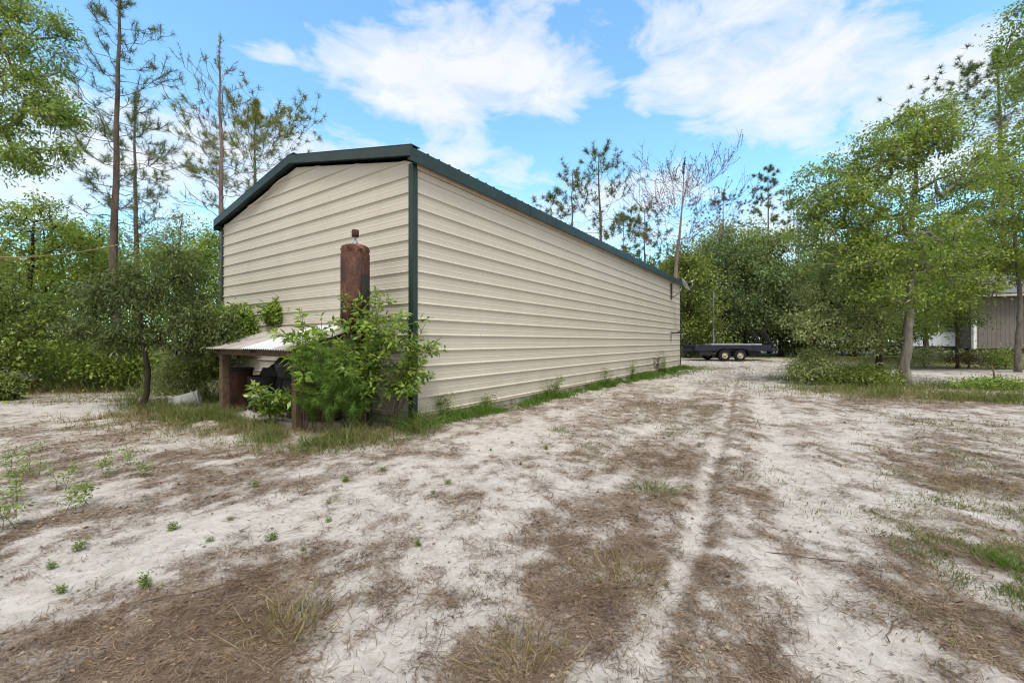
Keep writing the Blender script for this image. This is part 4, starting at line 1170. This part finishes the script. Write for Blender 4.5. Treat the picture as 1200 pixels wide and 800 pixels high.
def gp(s,t):
    b=BW(s,t); b[2]=on_ground(b[0],b[1]); return b
stem_plant('leafy_shrub','tall bright leafy shrub between the rusted tank and the green corner trim','shrub',gp(-.62,.30),15,(1.1,2.28),.58,40,.11,.042,M['lf_shrub'],101,branch=6,droop=.1)
stem_plant('leafy_shrub','leafy shrub branch leaning past the green corner over the side wall','shrub',gp(-.34,.02),8,(.9,1.7),.26,34,.098,.040,M['lf_shrub'],102,lean=(.36,-.05),branch=5,start=.4)
stem_plant('leafy_shrub','yellow-green broad-leaved shrub in front of the dark lean-to opening','shrub',gp(-1.25,1.5),8,(.5,.82),.36,40,.13,.05,M['lf_shrub'],103,branch=3,start=.35)
stem_plant('leafy_shrub','shoots with light leaves poking above the lean-to roof edge','shrub',gp(-1.08,.86),9,(1.2,1.95),.30,26,.13,.055,M['lf_shrub'],104,branch=2,start=.3)
stem_plant('dead_weed','tangle of brown dead stems among the green shrubs below the tank','weed',gp(-.95,.62),9,(.6,1.5),.42,10,.05,.016,M['nd_dead'],105,branch=7,r=.005)
def feathery(name,label,base,n,h,seed,spread=.2):
    rs=np.random.default_rng(seed); t=empty(name,base,label,'weed')
    st=wild_stems(rs,np.zeros(3),n,(h*.65,h),spread,(0,0),9); mb=MB()
    for pts,lv in st: mb.tube(pts,[.005*(1-.1*i)*(1 if lv==0 else .5) for i in range(len(pts))],4,False)
    mb.build('stem',M['stem'],t,True)
    ps=[];ds=[]
    for pts,lv in st:
        pts=np.array(pts); k=240 if lv==0 else 90
        q=rs.random(k)*(len(pts)-1); i=q.astype(int); f=(q-i)[:,None]; p=pts[i]*(1-f)+pts[i+1]*f
        if lv==0: p=p[q>1.0]
        ps.append(p); tdir=unit(pts[-1]-pts[0]); ds.append(unit(rs.normal(size=(len(p),3))*.8+tdir*.7))
    p=np.concatenate(ps); d=np.concatenate(ds)
    V,Q,T=blades(p,d,.085*(.5+.8*rs.random(len(p))),.0042,rs.normal(size=(len(p),3))*.25+np.array([0,0,-.15])); np_mesh('foliage',V,Q,T,M['lf_fern'],t); return t
feathery('feathery_weed','feathery green weed clump beside the right lean-to post',gp(-1.02,.80),8,1.25,111,.2)
feathery('feathery_weed','tall feathery green weed below the rusted tank',gp(-.98,.48),10,1.45,112,.24)
feathery('feathery_weed','feathery weed standing between the tank post and the leafy shrub',gp(-.80,.26),8,1.15,113,.26)
# ------------------------------------------------------------------ grass and ground plants (stuff)
def scatter_grass(name,label,spots,mat,seed,wmul=1.0,parent=None):
    """spots: (x,y,sx,sy,rot,count,height)"""
    rs=np.random.default_rng(seed); ps=[];hs=[];ws=[]
    for (x,y,sx,sy,rot,cnt,h) in spots:
        o=rs.normal(size=(cnt,2))*np.array([sx,sy]); c,s=math.cos(rot),math.sin(rot)
        px=x+o[:,0]*c-o[:,1]*s; py=y+o[:,0]*s+o[:,1]*c
        nn=.55*fbm(px*2.3,py*2.3,3,seed)+.45*fbm(px*8,py*8,2,seed+5); k=nn>.43+.12*rs.random(cnt); px=px[k];py=py[k];nn=nn[k]
        ps.append(np.stack([px,py,ground_z(px,py)-.005],1)); hs.append(h*(.25+1.0*rs.random(len(px))**1.6)*(.35+2.2*np.clip(nn-.38,0,.5)*1.6)); ws.append(np.full(len(px),.0022+.0007*np.median(py)))
    p=np.concatenate(ps);h=np.concatenate(hs);w=np.concatenate(ws)*wmul
    d=rs.normal(size=(len(p),3))*np.array([.45,.45,.12])+np.array([0,0,1.0])
    b=np.stack([rs.normal(size=len(p))*.35,rs.normal(size=len(p))*.35,-.15*rs.random(len(p))],1)
    V,Q,T=blades(p,d,h,w,b); o=np_mesh(name,V,Q,T,mat); tag(o,label,'grass',None,'stuff'); return o
# strip along the side wall
sp=[]
for s in np.arange(.1,15.8,.35):
    b=BW(s,-.16-.10*(s/16)); sp.append((b[0],b[1],.25,.13,BROT,int(750+70*s),.17+.06*math.sin(s*2.1)))
for s in np.arange(9.5,17.5,.5):
    b=BW(s,-.5); sp.append((b[0],b[1],.35,.22+.04*(s-9),BROT,420,.09))
scatter_grass('wall_grass','strip of green grass along the foot of the beige side wall',sp,M['grass_lush'],121)
sp=[]
for t in np.arange(.0,5.4,.3):
    b=BW(-1.42-.1*math.sin(t*3),t); sp.append((b[0],b[1],.26,.22,0,800,.21+.07*math.sin(t*5)))
for (u,v,ru,c,h) in ((170,487,50,1800,.20),(215,492,60,2200,.2),(300,503,60,2200,.2),(365,514,40,1800,.2),(420,512,40,1500,.2),(250,485,50,1500,.25),(120,500,50,500,.09),(190,525,50,400,.07),(60,500,50,300,.06),(490,505,18,700,.34),(470,515,30,400,.12),(150,470,60,900,.2)):
    g=G(u,v); sp.append((g[0],g[1],ru*g[1]/F*.6,.22,0,c,h))
scatter_grass('grass','green weedy grass around the lean-to and the small tree',sp,M['grass'],122)
sp=[]
for (u,v,ru,rd,c,h) in ((1150,650,75,.30,5200,.05),(1190,690,50,.24,3600,.06),(1175,615,60,.3,2200,.05),(1110,575,50,.4,1200,.05),(1160,545,50,.4,1200,.06),(1060,520,60,.5,1200,.05),(1120,500,70,.6,1500,.06),(1000,457,70,.5,3200,.2),(1090,465,80,.45,3600,.2),(1170,468,60,.4,3000,.24),(950,446,40,.5,2200,.22),(1040,452,60,.5,2500,.26),(1120,455,60,.4,1800,.18),
   (890,560,40,.5,700,.04),(800,480,50,.8,1500,.06),(760,500,50,.6,900,.05),(860,450,60,1.4,1600,.08),(700,530,30,.3,350,.04),(830,432,70,1.6,1600,.10),(960,420,90,1.2,2500,.12),(1080,423,90,1.4,5200,.30),(1160,422,60,1.3,4600,.32),(1100,735,60,.12,300,.04),(1060,640,40,.2,250,.035),(900,424,70,.8,1500,.09)):
    g=G(u,v); sp.append((g[0],g[1],ru*g[1]/F*.6,rd,0,c,h))
scatter_grass('grass','thin patchy green grass on the right side of the sandy yard',sp,M['grass'],123)
sp=[]
for (u,v,ru,rd,c,h) in ((20,455,50,.35,2200,.45),(75,456,50,.3,2400,.5),(125,456,40,.3,1800,.45),(205,462,30,.25,1500,.5),(250,470,20,.2,900,.45),(40,440,60,.8,2400,.45),(110,445,50,.7,2200,.4),(170,440,40,.6,1500,.5),(-30,455,40,.6,900,.3),(230,455,30,.4,700,.4),(60,470,80,.4,500,.08)):
    g=G(u,v); sp.append((g[0],g[1],ru*g[1]/F*.7,rd,0,c,h))
scatter_grass('tall_grass','tall weedy grass at the back edge of the left clearing',sp,M['grass'],124,1.3)
sp=[]
for (u,v,ru,rd,c,h) in ((300,505,110,.3,2600,.16),(180,490,70,.35,1500,.16),(420,512,50,.2,1200,.16),(1060,462,120,.5,3000,.16),(1170,466,70,.4,1600,.16),(970,446,50,.5,1200,.15),(100,458,90,.5,2600,.22),(800,490,90,.8,3000,.035),(740,530,90,.45,2500,.03),(690,690,50,.12,900,.03),(860,770,70,.1,700,.025),(1110,720,60,.14,900,.04),(1150,640,70,.2,1500,.04),(1110,560,60,.3,1500,.04),(100,525,60,.3,800,.04),(290,577,80,.16,700,.025),(620,770,40,.1,500,.03),(60,470,70,.3,900,.05)):
    g=G(u,v); sp.append((g[0],g[1],ru*g[1]/F*.7,rd,0,c,h))
scatter_grass('dry_grass','short dry straw-coloured grass over the brown patches of the yard',sp,M['grass_dry'],125)

# litter: pine needles, twigs and leaf bits lying on the sand
def litter():
    rs=np.random.default_rng(131); P_=[];L_n=[];W_n=[]
    for (d0,d1,n,ln,wd) in ((1.3,2.6,150000,.045,.0019),(2.6,4.6,150000,.06,.0026),(4.6,9.0,140000,.08,.0042),(9.0,20,70000,.12,.009)):
        d=np.sqrt(d0*d0+(d1*d1-d0*d0)*rs.random(n)); x=(rs.random(n)*2-1)*1.26*d
        f=litter_field(x,d)+(fbm(x*9,d*9,3,133)-.5)*.8
        keep=(rs.random(n)<np.clip((f-.20)*1.15,.03,1))
        s,t=bl(x,d); keep&=~((s>-.02)&(t>-.02)&(s<L_+.1))
        x=x[keep];d=d[keep]
        P_.append(np.stack([x,d,ground_z(x,d)+.003+.006*rs.random(len(x))],1)); L_n.append(ln*(.25+rs.gamma(2.,.35,len(x)))); W_n.append(wd*(.6+.8*rs.random(len(x))))
    p=np.concatenate(P_);L=np.concatenate(L_n);W=np.concatenate(W_n); n=len(p)
    az=rs.random(n)*6.283; d=np.stack([np.cos(az),np.sin(az),rs.normal(size=n)*.10+.04],1)
    side=np.stack([-np.sin(az),np.cos(az),rs.normal(size=n)*.3],1)
    b=side*(rs.normal(size=n)*.2)[:,None]
    V=np.empty((n,5,3)); Lc=L[:,None];Wc=W[:,None]
    mid=p+d*Lc*.5; 
    V[:,0]=p-side*Wc*.5;V[:,1]=p+side*Wc*.5;V[:,2]=mid+b*Lc*.3-side*Wc*.45;V[:,3]=mid+b*Lc*.3+side*Wc*.45;V[:,4]=p+d*Lc+b*Lc
    bb=(np.arange(n)*5)[:,None]
    o=np_mesh('needle_litter',V.reshape(-1,3),bb+np.array([[0,1,3,2]]),bb+np.array([[2,3,4]]),M['needle_litter']); tag(o,'brown pine needles and twig bits strewn over the sand','litter',None,'stuff')
    # leaf flakes
    P_=[];S=[]
    for (d0,d1,n,sz) in ((1.3,2.6,12000,.018),(2.6,5,14000,.026),(5,10,12000,.04)):
        d=np.sqrt(d0*d0+(d1*d1-d0*d0)*rs.random(n)); x=(rs.random(n)*2-1)*1.26*d
        f=litter_field(x,d); keep=rs.random(n)<np.clip((f-.35)*1.1,.02,.9)
        s,t=bl(x,d); keep&=~((s>-.02)&(t>-.02))
        x=x[keep];d=d[keep]; P_.append(np.stack([x,d,ground_z(x,d)+.006],1)); S.append(sz*np.minimum(.4+rs.gamma(2.,.3,len(x)),1.5))
    p=np.concatenate(P_);S=np.concatenate(S);n=len(p)
    az=rs.random(n)*6.283; d=np.stack([np.cos(az),np.sin(az),rs.random(n)*.35],1)
    V,Q=leaf_quads(p,d,S,S*.5,.25); o=np_mesh('leaf_litter',V,Q,None,M['leaf_litter']); tag(o,'dry brown leaf flakes scattered on the sand','litter',None,'stuff')
litter()

# tufts one can point at
def tuft(name,label,u,v,n,h,spread,mat,seed,group=None,w=.004,ct='grass tuft'):
    rs=np.random.default_rng(seed); b=GZ(u,v)
    p=np.concatenate([rs.normal(size=(n,2))*spread,np.zeros((n,1))],1)
    d=np.concatenate([p[:,:2]/spread*.45+rs.normal(size=(n,2))*.4,np.ones((n,1))],1)
    V,Q,T=blades(p,d,h*(.4+.8*rs.random(n)),w,np.concatenate([rs.normal(size=(n,2))*.35,-.3*rs.random((n,1))],1))
    o=np_mesh(name,V,Q,T,mat); o.location=b; tag(o,label,ct,group); return o
tuft('grass_tuft','straw-coloured bushy grass tuft in the brown litter at bottom left',345,728,260,.13,.085,M['grass_dry'],141)
tuft('grass_tuft','flat olive grass tuft alone in the middle of the sandy drive',765,576,260,.09,.09,M['grass'],142)
tuft('grass_tuft','brown wiry grass tuft left of the wheel rut',735,676,240,.09,.10,M['grass_dry'],143)
tuft('grass_tuft','dry tangled grass tuft at the bottom edge of the drive',612,775,240,.09,.08,M['grass_dry'],144)
tuft('grass_tuft','bright green grass tuft at the foot of the green corner trim',489,503,420,.42,.07,M['grass_lush'],145,w=.006)
tuft('grass_tuft','bright green grass tuft at the lower right edge',1180,665,200,.10,.05,M['grass_lush'],146)
tuft('grass_tuft','dark grass tuft far along the drive beside the wall',655,505,160,.09,.08,M['grass'],147)
# small weeds on the bare sand, copies of one weed with its parts
def weed(seed):
    rs=np.random.default_rng(seed)
    t=bpy.data.objects.new('weed',None); link(t)
    st=wild_stems(rs,np.zeros(3),5,(.05,.11),.06,(0,0),1); mb=MB()
    for pts,lv in st: mb.tube(pts,.0016,4,False)
    mb.build('stem',M['stem'],t,True)
    V,Q=leafy_stems(rs,[s[0] for s in st],150,.030,.010,.1,.1); np_mesh('foliage',V,Q,None,M['lf_mid'],t); return t
protos=[weed(s) for s in (151,152,153)]
used=[False]*3
wspots=[(405,565),(525,568),(448,552),(203,622),(246,637),(318,633),(356,646),(385,590),(95,645),(300,570),(170,688),(72,696),(490,640),(385,612),(60,668),(575,528),(600,520),(508,580),(610,545),(270,612),(640,527)]
rs=np.random.default_rng(155)
for i,(u,v) in enumerate(wspots):
    k=i%3
    if not used[k]: o=protos[k]; used[k]=True
    else: o=copy_tree(protos[k])
    o.location=GZ(u,v); o.rotation_euler=(0,0,rs.random()*6.28); s_=.25+.4*rs.random()**1.5; o.scale=(s_,)*3
    tag(o,'tiny leafy green weed sprouting from the pale sand','weed','tiny weeds dotted over the pale sand')
# taller sparse weeds near the left edge
for i,(u,v,h) in enumerate([(8,622,.38),(22,590,.34),(38,560,.36),(72,575,.26),(100,592,.24),(78,600,.2),(130,560,.24),(10,560,.4),(150,545,.22),(160,562,.18)]):
    stem_plant('tall_weed','thin upright weed with small leaves standing in the sand at left','weed',GZ(u,v),3,(h*.7,h),.08,70,.035,.012,M['lf_shrub'],161+i,branch=2,r=.0022,sm='stem',group='thin upright weeds at the left edge of the yard',start=.15)
# weeds against the side wall
for i,(s,t,h,lb) in enumerate([(.55,-.12,.5,'thin bare-stemmed weed against the side wall nearest the green corner'),(1.5,-.14,.42,'leafy weed against the foot of the side wall right of the corner'),(3.9,-.16,.55,'low spreading weed at the foot of the side wall'),(6.8,-.2,.6,'tall weed against the middle of the side wall'),(8.8,-.2,.75,'dark tall weed against the side wall beyond the middle'),(11.2,-.25,.9,'brownish tall weed against the far part of the side wall'),(12.3,-.25,1.0,'green tall weed near the far end of the side wall')]):
    stem_plant('wall_weed',lb,'weed',gp(s,t),7,(h*.6,h),.16,46,.05,.018,M['lf_mid'] if i!=5 else M['nd_dead'],181+i,branch=3,r=.003,sm='stem')
# twigs
for i,(u,v,L,a_,lb) in enumerate([(716,693,.26,.05,'brown thin twig lying on the brown litter left of the wheel rut'),(1045,742,.2,.7,'short brown twig on the right-hand brown patch'),(960,655,.7,-.25,'long thin dry stalk across the sandy wheel track'),(250,690,.5,.5,'thin brown stalk lying on the pale sand at left')]):
    b=GZ(u,v); rs=np.random.default_rng(200+i)
    pts=[b+np.array([math.cos(a_),math.sin(a_),0])*L*q+np.array([0,0,.010])+rs.normal(size=3)*.004 for q in np.linspace(-.5,.5,8)]
    mb=MB(); mb.tube(pts,[.0032-.0002*k for k in range(8)],6); o=mb.build('twig',M['post'],None,True); tag(o,lb,'twig')

# ------------------------------------------------------------------ camera, sky, sun
cam=bpy.data.cameras.new('camera'); co=bpy.data.objects.new('camera',cam); link(co)
co.location=(0,0,H); co.rotation_euler=(R(90),0,0)
cam.sensor_fit='HORIZONTAL'; cam.sensor_width=36.0; cam.lens=36.0*F/1200.0; cam.clip_start=.05; cam.clip_end=3000
scene.camera=co

SUN_EL, SUN_AZ = R(62), R(176)     # azimuth measured clockwise from +Y: behind the camera and to its left
w=bpy.data.worlds.new('World'); scene.world=w; w.use_nodes=True; nt=w.node_tree; nt.nodes.clear()
out=N(nt,'ShaderNodeOutputWorld'); bg=N(nt,'ShaderNodeBackground')
sky=N(nt,'ShaderNodeTexSky'); sky.sky_type='NISHITA'; sky.sun_disc=False; sky.sun_elevation=SUN_EL; sky.sun_rotation=SUN_AZ
sky.air_density=1.0; sky.dust_density=0.6; sky.ozone_density=1.5
tc=N(nt,'ShaderNodeTexCoord').outputs['Generated']
def blob(u,v,ru,rv,wt):
    d=P(u,v,1.0)-np.array([0,0,H]); d=d/np.linalg.norm(d)
    sub=N(nt,'ShaderNodeVectorMath',operation='SUBTRACT'); nt.links.new(warp,sub.inputs[0]); sub.inputs[1].default_value=tuple(d)
    sc=N(nt,'ShaderNodeVectorMath',operation='MULTIPLY'); nt.links.new(sub.outputs[0],sc.inputs[0]); k=F
    sc.inputs[1].default_value=(k/ru,k/ru,k/rv)
    ln=N(nt,'ShaderNodeVectorMath',operation='LENGTH'); nt.links.new(sc.outputs[0],ln.inputs[0])
    mr=N(nt,'ShaderNodeMapRange',interpolation_type='SMOOTHSTEP'); mr.inputs[1].default_value=1.5; mr.inputs[2].default_value=.1; mr.inputs[3].default_value=0; mr.inputs[4].default_value=wt
    nt.links.new(ln.outputs['Value'],mr.inputs[0]); return mr.outputs[0]
# warp so that cloud edges are ragged
nw=N(nt,'ShaderNodeTexNoise'); nw.inputs['Scale'].default_value=5.0; nw.inputs['Detail'].default_value=6; nt.links.new(tc,nw.inputs['Vector'])
wv=N(nt,'ShaderNodeVectorMath',operation='SUBTRACT'); nt.links.new(nw.outputs['Color'],wv.inputs[0]); wv.inputs[1].default_value=(.5,.5,.5)
ws=N(nt,'ShaderNodeVectorMath',operation='SCALE'); nt.links.new(wv.outputs[0],ws.inputs[0]); ws.inputs['Scale'].default_value=.16
wa=N(nt,'ShaderNodeVectorMath',operation='ADD'); nt.links.new(tc,wa.inputs[0]); nt.links.new(ws.outputs[0],wa.inputs[1]); warp=wa.outputs[0]
acc=None
BLOBS=[(400,150,90,22,.4),(350,60,60,14,.35),(1000,210,100,16,.3),(640,215,90,20,.45),(860,200,50,16,.35),(200,90,50,16,.3),(520,100,120,55,1.),(600,80,110,50,.9),(660,105,70,35,.8),(600,20,110,22,.55),(800,60,60,45,.6),(850,80,90,45,.85),(950,95,100,50,.95),(920,140,60,24,.7),(1080,100,90,30,.8),(740,30,60,40,.35),
       (300,195,160,50,.75),(480,190,120,45,.65),(180,200,140,55,.8),(600,200,60,28,.5),(80,50,60,18,.35),(420,75,40,14,.3),(20,120,90,60,.5),(920,15,40,14,.5),(700,260,160,50,.6),(880,270,130,50,.6),(1150,160,80,70,.6),(80,210,140,60,.6)]
for b in BLOBS:
    v_=blob(*b); acc=v_ if acc is None else math_(nt,'MAXIMUM',acc,v_)
n1=noise(nt,mapping(nt,tc,(1,1,2.2)),6.5,10,.62,.4)
n2=noise(nt,mapping(nt,tc,(1,1,2.0)),2.2,6,.55,.2)
cl=math_(nt,'ADD',acc,math_(nt,'MULTIPLY',math_(nt,'SUBTRACT',n1,.5),1.9))
# unseen cloud cover added (sides, behind, overhead) to soften, whiten and lift the fill light
sepd=N(nt,'ShaderNodeSeparateXYZ'); nt.links.new(tc,sepd.inputs[0])
back=N(nt,'ShaderNodeMapRange',interpolation_type='SMOOTHSTEP'); back.inputs[1].default_value=.30; back.inputs[2].default_value=-.05; nt.links.new(sepd.outputs['Y'],back.inputs[0])
cc2=(6.4,6.25,6.0)
bc=math_(nt,'MULTIPLY',back.outputs[0],ramp(nt,n2,[(.25,(.35,.35,.35)),(.45,(1,1,1))]))
cover=ramp(nt,cl,[(.30,(0,0,0)),(.52,(.55,.55,.55)),(.92,(1,1,1))])
cc=ramp(nt,n1,[(.3,(4.7,4.85,5.0)),(.62,(5.35,5.38,5.4))])
skyc=mixc(nt,1.0,sky.outputs[0],(1.40,1.88,1.88),'MULTIPLY')
final=mixc(nt,math_(nt,'MULTIPLY',cover,.90),skyc,cc)
final=mixc(nt,bc,final,cc2)
nt.links.new(final,bg.inputs['Color']); bg.inputs['Strength'].default_value=.10
nt.links.new(bg.outputs[0],out.inputs[0])

sl=bpy.data.lights.new('sun','SUN'); so=bpy.data.objects.new('sun',sl); link(so)
sl.energy=1.9; sl.angle=R(20); sl.color=(1.0,.945,.875)
dv=Vector((math.sin(SUN_AZ)*math.cos(SUN_EL),math.cos(SUN_AZ)*math.cos(SUN_EL),math.sin(SUN_EL)))
so.rotation_euler=(-dv).to_track_quat('-Z','Y').to_euler(); so.location=(0,-5,20)

vs=scene.view_settings; vs.view_transform='Standard'; vs.look='None'; vs.exposure=0.92; vs.gamma=1.0; vs.use_curve_mapping=False
scene.render.engine='CYCLES'
cy=scene.cycles; cy.max_bounces=6; cy.diffuse_bounces=3; cy.glossy_bounces=2; cy.transmission_bounces=3; cy.transparent_max_bounces=4
cy.use_denoising=True; cy.denoiser='OPENIMAGEDENOISE'; cy.denoising_input_passes='RGB_ALBEDO_NORMAL'; cy.sample_clamp_indirect=6.0; cy.filter_width=1.1
scene.render.film_transparent=False
